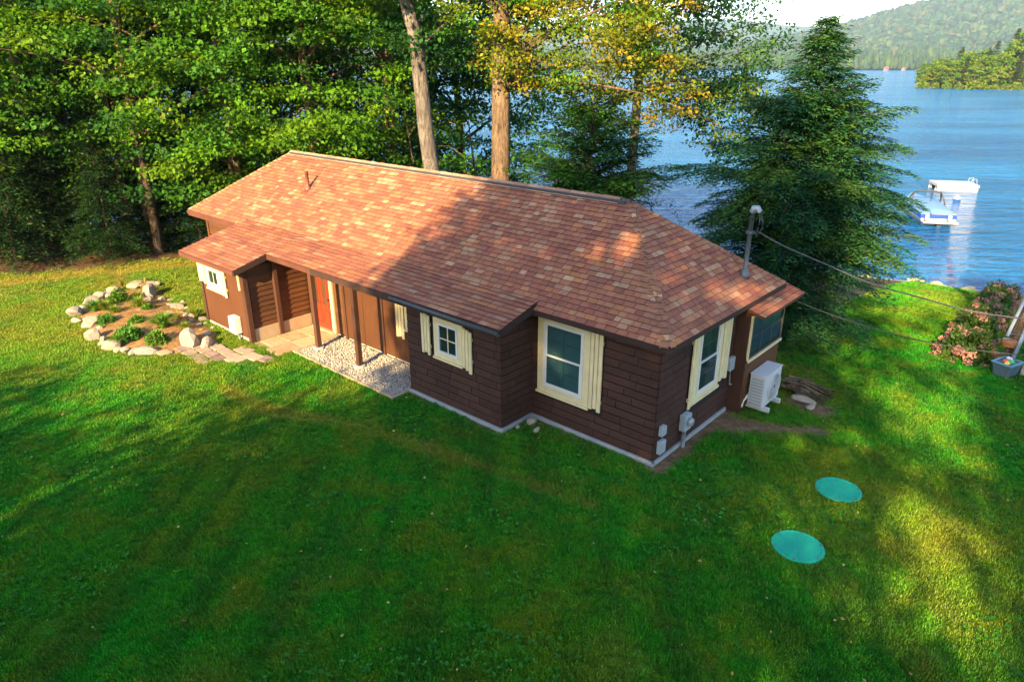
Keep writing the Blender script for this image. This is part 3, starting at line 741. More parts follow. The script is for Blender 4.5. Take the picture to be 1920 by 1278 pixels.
for yy in (-.3, .3): MB().box(-.26, .28, yy-.035, yy+.035, .03, .128).build('foot', M['hp_case'], hp)
MB().tube([(-.17, -.38, .35), (-.24, -.5, .22), (-.22, -.58, .12), (-.3, -.62, .30), (-.50, -.66, .75), (-.50, -.66, 1.15)], .035, 8).build('line_set', M['white'], hp, True)
tag(hp, 'pale grey heat pump unit with round fan standing by the end wall', 'heat pump')
dsc = on_house('disconnect_box', .0, 2.92, 1.15)
MB().box(.022, .11, -.10, .10, -.15, .15).build('case', M['grey_box'], dsc, bevel=.01); MB().tube([(.06, 0, -.15), (.06, .05, -.5), (.1, .3, -.6)], .02, 8).build('conduit', M['grey_metal'], dsc, True)
MB().box(.111, .118, -.07, .07, -.10, .12).build('cover', M['grey_box'], dsc)
tag(dsc, 'small grey disconnect box on the end wall above the heat pump', 'box')
mt = on_house('electric_meter', .0, 1.02, 0)
MB().box(.022, .16, -.13, .13, .38, .72).build('case', M['grey_box'], mt, bevel=.015)
dl = MB().lathe([(.085, 0), (.085, .06), (.07, .085), (.01, .09)], 18).build('dial', M['grey_metal'], mt, True); dl.location = (.16, 0, .58); dl.rotation_euler = (0, R(90), 0)
MB().tube([(.09, -.02, .40), (.09, -.02, -.25)], .045, 10).build('conduit', M['grey_metal'], mt, True)
tag(mt, 'grey electric meter box with conduit into the ground on end wall', 'meter')
for (zz, h, w_, lab) in ((.70, .20, .16, 'small grey cable box near the cottage corner, the upper of two'), (.36, .27, .20, 'grey cable box near the cottage corner, the lower of two')):
    bx = on_house('cable_box', .0, .17, zz)
    MB().box(.022, .11, -w_/2, w_/2, -h/2, h/2).build('case', M['grey_box'], bx, bevel=.015)
    MB().box(.111, .122, -w_/2+.02, w_/2-.02, -h/2+.03, h/2-.02).build('cover', M['grey_box'], bx, bevel=.004)
    tag(bx, lab, 'box', 'cable boxes by the corner')
jb = on_house('utility_box', -11.85, -1.9, .42)
MB().box(-.17, .17, -.20, -.003, -.24, .24).build('case', M['white'], jb, bevel=.02); MB().box(-.13, .13, -.212, -.201, -.2, .2).build('cover', M['white'], jb)
MB().tube([(.1, -.08, -.24), (.1, -.08, -.5)], .03, 8).build('conduit', M['grey_metal'], jb, True)
tag(jb, 'white utility box on the orange brown wing wall by the garden', 'box')

# septic lids
for (x, y, r_, lab) in ((5.78, 10.22, .385, 'round teal plastic lid in the lawn, the one farther from view'), (4.47, 8.69, .395, 'round teal plastic lid in the lawn, the one nearer the viewer')):
    l = empty('septic_lid', (x, y, float(T(x, y))-.025))
    pr = [(r_, -.1), (r_, .055), (r_-.012, .068), (r_-.05, .07), (r_-.055, .062), (r_-.11, .062)]
    b = MB(); n = 48
    b.lathe([(r_, -.1), (r_, .05), (r_-.012, .062), (r_-.045, .064), (r_-.05, .056), (.05, .060), (.002, .060)], n); b.build('cover', M['teal'], l)
    for k in range(6):
        a_ = k*math.pi/3; MB().lathe([(.018, 0), (.018, .012), (.008, .015)], 8, ((r_-.03)*math.cos(a_), (r_-.03)*math.sin(a_), .061)).build('bolt', M['mast'], l)
    b = MB()
    for k in range(12):
        a_ = k*math.pi/6+.2; c_, s_ = math.cos(a_), math.sin(a_)
        b.hexa([(c_*r0-s_*w, s_*r0+c_*w, .054) for r0, w in ((.08, -.008), (r_-.07, -.008), (r_-.07, .008), (.08, .008))], [(c_*r0-s_*w, s_*r0+c_*w, .0625) for r0, w in ((.08, -.006), (r_-.07, -.006), (r_-.07, .006), (.08, .006))])
    b.build('rib_ring', M['teal'], l); tag(l, lab, 'lid', 'septic tank lids in the lawn')

# ---- gravel bed with border, pavers, flagstones
gb = MB().box(-9.84, -5.80, -1.46, -.03, -.1, .012); tag(gb.build('gravel_bed', M['concrete']), 'gravel bed under the porch roof', None, None, 'structure')
g0 = bpy.data.objects[-1] if False else C.objects[-1]; g0.location = (HX, HY, 0); g0.rotation_euler = (0, 0, HROT)
for bx in ((-9.90, -9.845, -1.50, -.02), (-9.843, -5.79, -1.51, -1.465), (-5.845, -5.79, -1.463, -.99)):
    MB().box(*bx, -.08, .045).build('edging_board', M['concrete_tan'], g0)
npb = 7000; px_ = rng.uniform(-9.82, -5.86, npb); py_ = rng.uniform(-1.45, -.04, npb); pr_ = rng.uniform(.011, .026, npb)
oc = np.array([(1, 0, 0), (-1, 0, 0), (0, 1, 0), (0, -1, 0), (0, 0, 1), (0, 0, -1)], float); of = np.array([(0, 2, 4), (2, 1, 4), (1, 3, 4), (3, 0, 4), (2, 0, 5), (1, 2, 5), (3, 1, 5), (0, 3, 5)])
jit = 1+rng.uniform(-.35, .35, (npb, 6, 1)); ang_ = rng.uniform(0, 6.28, npb); ca, sa = np.cos(ang_)[:, None], np.sin(ang_)[:, None]
ov = oc[None]*jit*np.array([1.2, .9, .7]); ov = np.stack([ov[..., 0]*ca-ov[..., 1]*sa, ov[..., 0]*sa+ov[..., 1]*ca, ov[..., 2]], -1)*pr_[:, None, None]
ov = ov+np.stack([px_, py_, .012+pr_*rng.uniform(.2, 1., npb)], -1)[:, None]
tv = rng.choice(3, npb, p=[.55, .3, .15]); tc = np.array([(.40, .37, .32), (.29, .27, .24), (.15, .14, .13)])[tv]*rng.uniform(.8, 1.15, (npb, 1))
def tint_mat(name, rough=.9):
    t = NT(name); a = t.attr('tint').outputs['Color']; n = t.noise(30, 3, .6, t.obj())
    return t.done(t.pbr(t.mix(a, t.mix(a, (.7, .7, .7), 1., 'MULTIPLY'), n), rough, 0, None, .2))
M['pebble'] = tint_mat('pebbles')
pf = (of[None]+6*np.arange(npb)[:, None, None]).reshape(-1, 3)
po = link('gravel', fast_mesh('gravel', ov.reshape(-1, 3), pf, M['pebble'], np.repeat(tc, 8, 0))); po.location = (HX, HY, 0); po.rotation_euler = (0, 0, HROT)
tag(po, 'loose pale grey gravel under the porch roof', 'gravel', None, 'stuff')
pat = MB().box(-11.22, -9.91, -1.95, -.01, -.1, .008).build('patio', paint('sandy_joint', (.20, .14, .07), .95, .4, 9, .4)); pat.location = (HX, HY, 0); pat.rotation_euler = (0, 0, HROT); tag(pat, 'paved patio before the red door', None, None, 'structure')
prr = random.Random(8)
for (x0, x1) in ((-11.19, -10.58), (-10.54, -9.93)):
    for (y0, y1) in ((-.58, -.03), (-1.18, -.62), (-1.90, -1.22)):
        if x1 < -10.5 and y0 < -1.8: y0 = -1.7
        j = lambda: prr.uniform(-.012, .012)
        MB().box(x0+j(), x1+j(), y0+j(), y1+j(), -.05, .03+j()).build('paver', M['paver'], pat, bevel=.008)
path = empty('garden_path', (HX, HY, 0), HROT); tag(path, 'short flagstone path by the rock garden', None, None, 'structure')
def flag(cx, cy_, L, W_, ang, z=.04, seed=0, mat='slate'):
    r_ = random.Random(seed); pts = []
    for (sx, sy) in ((-1, -1), (-.1, -1.04), (1, -1), (1.04, .1), (1, 1), (.1, 1.03), (-1, 1), (-1.04, -.1)):
        x, y = sx*L/2*r_.uniform(.88, 1.05), sy*W_/2*r_.uniform(.88, 1.05); pts.append((cx+x*math.cos(ang)-y*math.sin(ang), cy_+x*math.sin(ang)+y*math.cos(ang)))
    return MB().hexa([(x, y, -.05) for x, y in pts], [(x, y, z+r_.uniform(-.006, .006)) for x, y in pts]).build('flagstone', M[mat], path, bevel=.01)
k = 0
for i in range(4):
    for j in range(3):
        flag(-12.2+i*.40+j*.10, -3.35+j*.33+i*.0, .37, .30, R(3*(i-j)), .05-.006*i, 40+k); k += 1
for (x, y, L, W_) in ((-10.55, -2.75, .5, .4), (-10.35, -2.35, .55, .36), (-10.95, -2.30, .5, .36), (-9.95, -2.22, .45, .32)):
    flag(x, y, L, W_, .1, .03, 80+k); k += 1

# ================================================================== stones
def stone_mesh(seed, mat, sub=2):
    import bmesh
    bm = bmesh.new(); bmesh.ops.create_icosphere(bm, subdivisions=sub, radius=1)
    r_ = np.random.default_rng(seed); ax = r_.normal(size=(7, 3)); ax /= np.linalg.norm(ax, axis=1)[:, None]; dd = r_.uniform(.42, .8, 7)
    for v in bm.verts:
        p = np.array(v.co)
        for q, dist in zip(ax, dd):
            h = p@q
            if h > dist: p = p-q*(h-dist)*.95
        v.co = p*(1+r_.uniform(-.035, .035))
    me = bpy.data.meshes.new('stone'); bm.to_mesh(me); bm.free(); me.materials.append(mat); return me
stone_meshes = [stone_mesh(s, M['stone']) for s in range(7)]
def px_ground(a, b_):                                # measured places of the garden stones and plants, worked back to the lawn plane
    p = R(22.07); x = (100+a/4.8-960)/1280; y = -(470+b_/4.8-639)/1280
    f, u = math.cos(p)+y*math.sin(p), y*math.cos(p)-math.sin(p); t = -CAM_H/u; return x*t, f*t, t
def stone(name, x, y, w, d, h, label, group=None, mesh=None, z=None, rz=None, cat='stone'):
    o = link(name, mesh or prr.choice(stone_meshes)); zz = float(T(x, y)) if z is None else z
    o.location = (x, y, zz+h*.28); o.scale = (w/2, d/2, h*.72); o.rotation_euler = (prr.uniform(-.15, .15), prr.uniform(-.15, .15), prr.uniform(0, 6.3) if rz is None else rz)
    tag(o, label, cat, group); return o
BORD = [(200, 585, 120, 100), (225, 640, 90, 55), (340, 670, 150, 105), (375, 800, 130, 125), (450, 815, 70, 60), (515, 880, 150, 100), (590, 915, 70, 60), (655, 920, 85, 65), (735, 930, 95, 75), (845, 930, 150, 80), (350, 475, 100, 85), (420, 430, 85, 80), (480, 415, 70, 70), (545, 370, 85, 75), (740, 330, 110, 85), (870, 325, 120, 60), (310, 500, 70, 60), (800, 310, 70, 50), (930, 320, 60, 50), (270, 535, 70, 60), (300, 640, 60, 50), (420, 720, 70, 60), (450, 850, 60, 45), (790, 935, 60, 50)]
INNER = [(850, 465, 160, 80), (895, 520, 110, 70), (985, 450, 75, 70), (1040, 500, 90, 40), (1110, 520, 130, 80), (1230, 600, 100, 85), (1340, 625, 80, 60), (1320, 675, 80, 45), (1390, 755, 100, 55), (550, 530, 70, 50), (1300, 560, 60, 40), (1270, 700, 50, 30), (1330, 720, 60, 35), (1430, 700, 50, 30), (1250, 640, 60, 40), (1160, 470, 70, 40), (1200, 520, 50, 40), (1060, 450, 60, 40), (960, 540, 50, 30), (1370, 660, 50, 35), (640, 560, 60, 30), (720, 600, 50, 25), (480, 480, 45, 30), (1150, 620, 40, 22), (860, 650, 50, 24)]
ORD = ['first', 'second', 'third', 'fourth', 'fifth', 'sixth', 'seventh', 'eighth', 'ninth', 'tenth', 'eleventh', 'twelfth', 'thirteenth', 'fourteenth', 'fifteenth', 'sixteenth', 'seventeenth', 'eighteenth', 'nineteenth', 'twentieth', 'twenty-first', 'twenty-second', 'twenty-third', 'twenty-fourth', 'twenty-fifth', 'twenty-sixth']
BORD.sort(key=lambda q: q[0])
INNER.sort(key=lambda q: q[0])
for i, (a_, b0, w, h) in enumerate(BORD):
    x, y, t = px_ground(a_, b0); s = t/1280/4.8
    stone('stone', x, y, w*s*1.5, w*s*1.15, h*s*.85, 'pale fieldstone in the ring round the rock garden, '+ORD[i]+' from the left', 'border stones of the rock garden')
for i, (a_, b0, w, h) in enumerate(INNER):
    x, y, t = px_ground(a_, b0); s = t/1280/4.8
    stone('stone', x, y, w*s*1.2, w*s*.9, h*s*.62, 'loose pale stone on the garden bed towards the cottage wing, '+ORD[i]+' from the left', 'loose stones on the garden bed')
for (a_, b0, w, d, h, lab, mt_) in ((875, 410, 180, .8, .42, 'largest flat topped pale boulder at the back of the rock garden', 'stone'), (1235, 850, 200, .8, .5, 'big grey boulder beside the flagstone path', 'stone'), (1375, 860, 120, .5, .32, 'grey boulder leaning against the bigger one by the path', 'stone'), (1000, 935, 170, .45, .10, 'flat tan slab in the front edge of the rock garden', 'paver'), (690, 590, 180, .55, .08, 'flat tan stepping stone in the middle of the rock garden', 'paver'), (600, 700, 130, .35, .09, 'small flat pale stepping stone near the front border', 'paver'), (1090, 575, 190, .5, .16, 'brownish mossy long stone lying in the garden bed', 'paver')):
    x, y, t = px_ground(a_, b0); w_ = w*t/1280/4.8
    stone('boulder' if h > .2 else 'stepping_stone', x, y, w_, d, h, lab, None, stone_mesh(int(a_), M[mt_]), None, .2)
# garden soil mound
gp = np.array(GARDEN); gc = gp.mean(0); vs = [(*gc, .16)]; fs = []; NR = 6
for r_ in range(1, NR+1):
    for q in gp:
        p = gc+(q-gc)*r_/NR; vs.append((p[0], p[1], .15*(1-(r_/NR)**2)+.012+.03*(float(fbm(p[0], p[1], .5))-.5)*(r_ < NR)))
ng = len(gp)
for k in range(ng): fs.append((0, 1+k, 1+(k+1) % ng))
for r_ in range(NR-1):
    for k in range(ng): fs.append((1+r_*ng+k, 1+(r_+1)*ng+k, 1+(r_+1)*ng+(k+1) % ng, 1+r_*ng+(k+1) % ng))
def soil_mat():
    t = NT('garden_soil'); p = t.pos(); m_ = t.noise(4, 6, .7, p); f_ = t.noise(28, 4, .7, p)
    c = t.ramp(m_, [(.28, (.13, .065, .025)), (.5, (.29, .165, .065)), (.72, (.42, .28, .13))]); c = t.mix(c, t.mix(c, (.5, .5, .5), 1., 'MULTIPLY'), t.ramp(f_, [(.42, .8), (.6, 0.)]))
    return t.done(t.pbr(c, .95, 0, t.bump(f_, 1., .04), .1))
gm = bpy.data.meshes.new('garden_bed'); gm.from_pydata(vs, [], fs); gm.materials.append(soil_mat()); gm.polygons.foreach_set('use_smooth', np.ones(len(gm.polygons), bool))
tag(link('garden_bed', gm), 'bare brown soil mound of the rock garden', None, None, 'structure')

# ================================================================== leaves
def unit(v): return v/np.maximum(np.linalg.norm(v, axis=-1, keepdims=True), 1e-9)
def leaf_arrays(P, D, N, L, W_):
    """kite shaped leaves, slightly folded: 4 verts, one quad each"""
    D = unit(D); S = unit(np.cross(N, D)); U_ = np.cross(D, S)
    L = L[:, None]; W_ = W_[:, None]
    v = np.stack([P, P+D*L*.45+S*W_*.5+U_*L*.10, P+D*L, P+D*L*.45-S*W_*.5+U_*L*.10], 1)
    return v
def leaves_mesh(name, parts, mat):
    V = np.concatenate([p[0] for p in parts]); Tn = np.concatenate([p[1] for p in parts])
    n = len(V); return fast_mesh(name, V.reshape(-1, 3), np.arange(4*n).reshape(n, 4), mat, Tn)
def pick(r_, pal, n):
    pal = np.array(pal, float); i = r_.integers(0, len(pal), n); return pal[i]*r_.uniform(.8, 1.25, (n, 1))
G1 = [(.045, .145, .006), (.065, .170, .006), (.030, .110, .008), (.088, .180, .006)]
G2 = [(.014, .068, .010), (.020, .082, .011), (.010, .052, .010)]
GY = [(.15, .165, .010), (.11, .16, .010), (.22, .18, .012), (.08, .14, .010)]
GO = [(.34, .16, .015), (.26, .19, .015), (.15, .16, .012)]
def broad_clumps(r_, ells, per, leaf, flat=.32, rc=(.7, 1.25), lower_cut=None):
    parts = []; cents = []
    for (cx, cy_, cz, rx, ry, rz, n, pal) in ells:
        d = unit(r_.normal(size=(n, 3))); rad = r_.uniform(.25, 1, n)**.45
        c = d*rad[:, None]*np.array([rx, ry, rz])+np.array([cx, cy_, cz])
        cents.append(c)
        ct = pick(r_, pal, n)
        rr = r_.uniform(*rc, n)
        for k in range(n):
            m = int(per*(rr[k]/1.0)**2*r_.uniform(.7, 1.2))
            outw = np.array([d[k, 0], d[k, 1], -.15]); outw = outw/np.linalg.norm(outw)
            q = r_.normal(size=(m, 3)); q = unit(q)*(r_.uniform(0, 1, m)**.5)[:, None]*np.array([1, 1, flat])*rr[k]
            q[:, 2] -= .25*np.hypot(q[:, 0], q[:, 1])**2*.6               # clump droops at its rim
            P = c[k]+q+outw*.2
            D = np.stack([q[:, 0], q[:, 1], -.25*rr[k]+np.zeros(m)], -1)+r_.normal(size=(m, 3))*.55+outw*.3
            N = np.array([0, 0, 1.])+r_.normal(size=(m, 3))*.42+outw*.45
            L = leaf*(.5+.9*r_.random(m))
            v = leaf_arrays(P, D, N, L, L*r_.uniform(.55, .8, m))
            t_ = ct[k]*r_.uniform(.75, 1.3, (m, 1)); parts.append((v, t_))
    return parts, np.concatenate(cents)
def limbs(b, r_, trunk, cents, nmain, rad0, lean=.5, lowest=.14):
    """branches that leave the trunk and reach towards the leaf clumps"""
    trunk = [np.array(p, float) for p in trunk]; zs = [p[2] for p in trunk]
    idx = r_.permutation(len(cents))[:nmain]
    for i in idx:
        c = cents[i]; z0 = np.clip(c[2]-lean*np.hypot(c[0]-trunk[-1][0], c[1]-trunk[-1][1])*r_.uniform(.5, 1.1)-.3, zs[0]+lowest*(zs[-1]-zs[0]), zs[-1]*.98)
        s = np.array([np.interp(z0, zs, [p[k] for p in trunk]) for k in range(3)])
        m1 = s+(c-s)*.35+np.array([*r_.normal(size=2)*.2, .25]); m2 = s+(c-s)*.7+np.array([*r_.normal(size=2)*.25, .2])
        f = rad0*r_.uniform(.55, 1)
        b.tube([s, m1, m2, c], [f, f*.7, f*.45, f*.15], 5, False)
def ground_pt(px, D):  # column of the photograph at distance D along the view
    return (px-960)/1280*D/1.04
def tree_from(name, label, meshes, x, y, rz, sc, group=None, cat='tree', tilt=None):
    t = empty(name, (x, y, float(T(x, y))-.15), rz); t.scale = (sc, sc, sc) if not hasattr(sc, '__len__') else sc
    for nm, me in meshes: link(nm, me, t)
    tag(t, label, cat, group); return t

def make_broad(seed, H, ells, per, leaf, r0=.26, trunk=None, bark='bark', nmain=26, limb_r=.09, tubes=10, lowest=.14, **kw):
    r_ = np.random.default_rng(seed); parts, cents = broad_clumps(r_, ells, per, leaf, **kw)
    b = MB(); tr = trunk or [(0, 0, -.4, r0*1.25), (.05, .03, H*.12, r0), (.12*r_.normal(), .1, H*.4, r0*.8), (.2*r_.normal(), .15*r_.normal(), H*.7, r0*.5), (.2*r_.normal(), .2*r_.normal(), H*.97, r0*.12)]
    b.tube([p[:3] for p in tr], [p[3] for p in tr], tubes, True)
    limbs(b, r_, [p[:3] for p in tr], cents, nmain, limb_r, .5, lowest)
    return [('trunk', b.mesh('trunk', M[bark], True)), ('crown', leaves_mesh('crown', parts, M['leaf']))]

# three woodland maples whose low limbs face the clearing
ells_a = [(0, 0, 8.5, 4.8, 4.8, 6.6, 210, G1), (0, 0, 12.5, 3.6, 3.6, 4.2, 70, G1)]
ells_b = [(0, 0, 7.6, 5.2, 4.4, 5.6, 210, G1), (1.2, -.6, 12.5, 3.6, 3.6, 4, 70, G1+GY[1:2])]
ells_c = [(0, 0, 9.4, 4.4, 5.0, 7.0, 230, G1+G2[:1])]
maple = [make_broad(1, 16, ells_a, 150, .155), make_broad(2, 15, ells_b, 150, .155), make_broad(4, 16, ells_c, 150, .155)]
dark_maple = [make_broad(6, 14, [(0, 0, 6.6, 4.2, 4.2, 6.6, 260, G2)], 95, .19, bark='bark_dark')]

# ---- conifers with flat drooping sprays
def make_conifer(seed, H, prof, nbr, dens=1., blade=(.13, .030), pal=G2, arch=.35, rise=.35, r0=.13, leaders=None, droop=.5, tipcol=(.06, .13, .02)):
    r_ = np.random.default_rng(seed); parts = []; b = MB()
    b.tube([(0, 0, -.4), (.03, .02, H*.3), (-.02, .04, H*.65), (.02, .0, H)], [r0*1.2, r0, r0*.5, .012], 9)
    axes = [((0, 0, 0), H, 1., nbr)]+[(o_, h_, s_, n_) for o_, h_, s_, n_ in (leaders or [])]
    pz = [p[0] for p in prof]; pl = [p[1] for p in prof]
    Ps, Ds, Ns, Ls, Ts = [], [], [], [], []
    for (o_, h_, s_, n_) in axes:
        o_ = np.array(o_, float)
        if s_ < 1: b.tube([o_+np.array([-o_[0]*.95, -o_[1]*.95, -1.2]), o_+np.array([-o_[0]*.3, -o_[1]*.3, -.2]), o_+np.array([0, 0, .6]), o_+np.array([0, 0, h_])], [.05, .04, .03, .006], 6)
        zz = np.sort(r_.uniform(0, 1, n_)**.85)*(h_-(.45 if s_ == 1 else .1))+(.45 if s_ == 1 else .1)
        az = np.cumsum(r_.uniform(1.9, 2.9, n_))
        for z, a_ in zip(zz, az):
            Lb = (np.interp(z, pz, pl) if s_ == 1 else s_*2.2*(1-z/h_)**.8+.12)*r_.uniform(.58, 1.12)*(1.22 if r_.random() < .12 else 1)
            up = rise*(1+1.4*(z/H)**2)*r_.uniform(.7, 1.3); h2 = np.array([math.cos(a_), math.sin(a_), 0])
            ns = max(5, int(Lb/.075*dens)); s = np.linspace(.08, 1, ns)
            base = o_+np.array([0, 0, z])
            path = base+h2*(s*Lb)[:, None]; path[:, 2] += Lb*(up*s-arch*s**2*1.15+.10*np.sin(s*3+r_.uniform(0, 6))*.3)
            side = np.array([-h2[1], h2[0], 0])
            b.tube([base, path[ns//2], path[-1]], [.012+.010*Lb, .010+.004*Lb, .004], 4, False)
            tint = pick(r_, pal, 1)[0]
            for sg in (-1, 1):
                tl = (.16+.34*Lb*(1-s)**.8*np.minimum(1, s*4)+.05)*r_.uniform(.6, 1.2, ns); tl = np.minimum(tl, min(.75, .5*Lb+.05))
                nb = np.maximum(3, (tl/.055*dens).astype(int))
                rep = np.repeat(np.arange(ns), nb); q = np.concatenate([np.linspace(.12, 1, k) for k in nb])
                td = h2*.62+side*sg*.85; td = td/np.linalg.norm(td)
                tw = r_.normal(size=(ns, 3))*.14; tdir = unit(td+tw)[rep]
                p = path[rep]+tdir*(q*tl[rep])[:, None]; p[:, 2] -= droop*(q*tl[rep])**1.7
                fl = np.where(np.arange(len(rep)) % 2 == 0, 1., -1.)
                nd = tdir*.75+np.cross(tdir, [0, 0, 1.])*fl[:, None]*.75; nd[:, 2] -= droop*.45*q; nd += r_.normal(size=nd.shape)*.13
                Ps.append(p); Ds.append(nd); Ns.append(np.array([0, 0, 1.])+r_.normal(size=p.shape)*.35)
                Ls.append(blade[0]*r_.uniform(.6, 1.2, len(rep)))
                young = (q*s[rep])[:, None]**3
                Ts.append((tint*(1-young*.45)+np.array(tipcol)*young*.45)*r_.uniform(.75, 1.25, (len(rep), 1)))
    P, D, N, L, Tn = map(np.concatenate, (Ps, Ds, Ns, Ls, Ts))
    v = leaf_arrays(P, D, N, L, np.full(len(L), blade[1])*r_.uniform(.8, 1.3, len(L)))
    return [('trunk', b.mesh('trunk', M['bark_dark'], True)), ('foliage', leaves_mesh('foliage', [(v, Tn)], M['needle']))]
GH = [(.018, .088, .034), (.028, .108, .030), (.014, .070, .030), (.050, .125, .018)]
hem = make_conifer(31, 9.7, [(0, 2.2), (.8, 2.7), (2, 3.1), (3.6, 3.5), (5, 3.0), (6.2, 2.25), (7.3, 1.35), (8.3, .8), (9.0, .45), (9.7, .15)], 340, 1., (.16, .040), GH, .50, .50, .16,
                   leaders=[((.45, -.1, 7.3), 2.0, .25, 26), ((1.5, .2, 5.4), 2.0, .42, 34), ((-1.45, -.2, 5.0), 2.4, .45, 36), ((2.3, -.3, 3.9), 1.7, .4, 26), ((-2.1, .1, 3.6), 1.6, .4, 26)], droop=.6)
tree_from('hemlock_tree', 'big feathery dark green hemlock standing right of the cottage before the lake', hem, 7.8, 18.6, .6, (.93, .93, .875))
con_a = make_conifer(32, 8.5, [(0, 2.6), (2, 2.5), (5, 1.6), (8.5, .1)], 170, .62, (.22, .055), [(.008, .036, .010), (.013, .048, .010), (.006, .026, .009)], .5, .4, .12)
con_b = make_conifer(33, 7.0, [(0, 2.2), (2, 2.4), (4, 1.7), (7, .1)], 160, .62, (.22, .055), [(.009, .040, .009), (.015, .050, .009), (.007, .030, .009)], .5, .45, .12)

# ---- the wood at left
gl = 'maples at the edge of the wood'
for i, (px, D, m, rz, sc, lab) in enumerate((
        (-120, 26.5, 0, .3, 1.0, 'bright green maple at the far left edge of the view'),
        (70, 29.0, 1, 2.1, 1.05, 'second green maple from the left at the edge of the wood'),
        (255, 27.5, 2, 4.0, 1.0, 'green maple in the wood behind the rock garden'),
        (430, 28.5, 0, 5.2, 1.05, 'green maple in the wood behind the left end of the cottage roof'),
        (590, 28.5, 1, .9, 1.0, 'bright green maple whose boughs hang over the left ridge end'),
        (735, 30.5, 2, 2.6, 1.05, 'green maple just left of the leaning grey trunk'))):
    tree_from('maple_tree', lab, maple[m], ground_pt(px, D), D, rz, sc, gl)
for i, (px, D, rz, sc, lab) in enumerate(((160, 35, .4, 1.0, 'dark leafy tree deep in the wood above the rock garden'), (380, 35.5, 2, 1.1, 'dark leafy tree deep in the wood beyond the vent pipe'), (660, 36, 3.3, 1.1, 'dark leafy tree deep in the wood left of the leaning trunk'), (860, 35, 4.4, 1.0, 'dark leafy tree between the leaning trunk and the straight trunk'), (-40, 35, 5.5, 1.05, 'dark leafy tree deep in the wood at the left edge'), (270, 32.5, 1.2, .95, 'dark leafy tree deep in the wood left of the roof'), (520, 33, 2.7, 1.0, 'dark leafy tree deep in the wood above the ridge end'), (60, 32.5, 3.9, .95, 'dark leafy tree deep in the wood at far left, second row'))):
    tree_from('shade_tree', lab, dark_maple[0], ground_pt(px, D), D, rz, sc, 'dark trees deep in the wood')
for i, (px, D, m, rz, sc, lab) in enumerate((
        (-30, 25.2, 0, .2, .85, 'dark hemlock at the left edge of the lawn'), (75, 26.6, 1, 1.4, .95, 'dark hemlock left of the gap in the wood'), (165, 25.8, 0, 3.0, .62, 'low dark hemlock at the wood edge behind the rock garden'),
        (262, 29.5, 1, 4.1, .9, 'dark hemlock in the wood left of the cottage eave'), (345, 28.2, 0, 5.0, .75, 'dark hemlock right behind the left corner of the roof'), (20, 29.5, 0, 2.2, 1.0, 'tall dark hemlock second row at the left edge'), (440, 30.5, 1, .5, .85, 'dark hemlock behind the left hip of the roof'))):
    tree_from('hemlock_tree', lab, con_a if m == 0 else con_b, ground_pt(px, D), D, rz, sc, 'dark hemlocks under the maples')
# bare trunks among the hemlocks
for i, (px, D, h, lab) in enumerate(((205, 27.2, 7.5, 'slim dark trunk in the shade behind the rock garden, the left one'), (255, 26.6, 7.5, 'stout dark trunk in the shade behind the rock garden'), (300, 28.4, 7., 'slim dark trunk in the shade next to the cottage eave'), (118, 27.8, 7., 'slim dark trunk among the hemlocks at far left'))):
    r_ = np.random.default_rng(90+i); x = ground_pt(px, D); t = empty('bare_tree', (x, D, float(T(x, D))-.2))
    MB().tube([(0, 0, 0), (.06, 0, h*.4), (.15*r_.normal(), .1, h)], [.17, .14, .09], 9).build('trunk', M['bark_dark'], t, True)
    b = MB()
    for k in range(9):
        z = r_.uniform(.25, .95)*h; a_ = r_.uniform(0, 6.28); L_ = r_.uniform(.6, 1.6)
        b.tube([(0.03, 0, z), (math.cos(a_)*L_*.6, math.sin(a_)*L_*.6, z+.1), (math.cos(a_)*L_, math.sin(a_)*L_, z-.1)], [.03, .02, .006], 5, False)
    b.build('dead_branches', M['bark_dark'], t, True); tag(t, lab, 'tree', 'bare trunks in the wood')

# ---- the three tall trunks behind the roof
x1 = ground_pt(822, 24.6)
t1 = make_broad(41, 20, [(-1.6, 0, 14, 4, 4, 5, 150, G1), (.4, 1.5, 9.5, 2.6, 2.6, 2.2, 50, G2)], 110, .16, lowest=.45, trunk=[(0, 0, -.5, .36), (-.10, 0, 2.2, .30), (-.42, 0, 5.2, .27), (-.62, .05, 8.2, .24), (-1.4, .1, 11.5, .2), (-1.7, .1, 17, .06)], nmain=14, tubes=16, bark='bark_grey')
tree_from('oak_tree', 'tall tree with leaning grey trunk rising behind the roof ridge', t1, x1, 24.6, 0, 1.0)
x2 = ground_pt(938, 23.6)
ye = [(2.3, -.2, 8.1, 3.0, 2.0, 1.5, 165, GY+G1[:1]), (4.7, -.4, 6.9, 1.4, 1.3, 1.4, 44, GO[1:]+GY), (-.5, .2, 9.5, 1.4, 1.6, 1.3, 50, GY[1:2]+G1[:1]), (1.5, .3, 12.5, 4.2, 4, 3.4, 150, GY[:2]+G1), (3.4, .8, 9.8, 2.9, 2.2, 1.4, 110, GY+GO[1:2]), (2.0, .6, 6.9, 2.0, 1.5, .6, 16, G1+GY[1:2])]
t2 = make_broad(42, 19, ye, 190, .115, lowest=.42, trunk=[(0, 0, -.5, .40), (0, 0, 2.5, .33), (.02, 0, 5.5, .30), (.05, .05, 8.5, .28), (.2, .1, 12, .2), (.3, .1, 17, .06)], nmain=30, limb_r=.10, flat=.4, rc=(.45, .8), tubes=16)
tree_from('oak_tree', 'tall tree with straight brown trunk and yellowing orange tinged leaves', t2, x2, 23.6, 0, 1.0)
x3 = ground_pt(1187, 29.5)
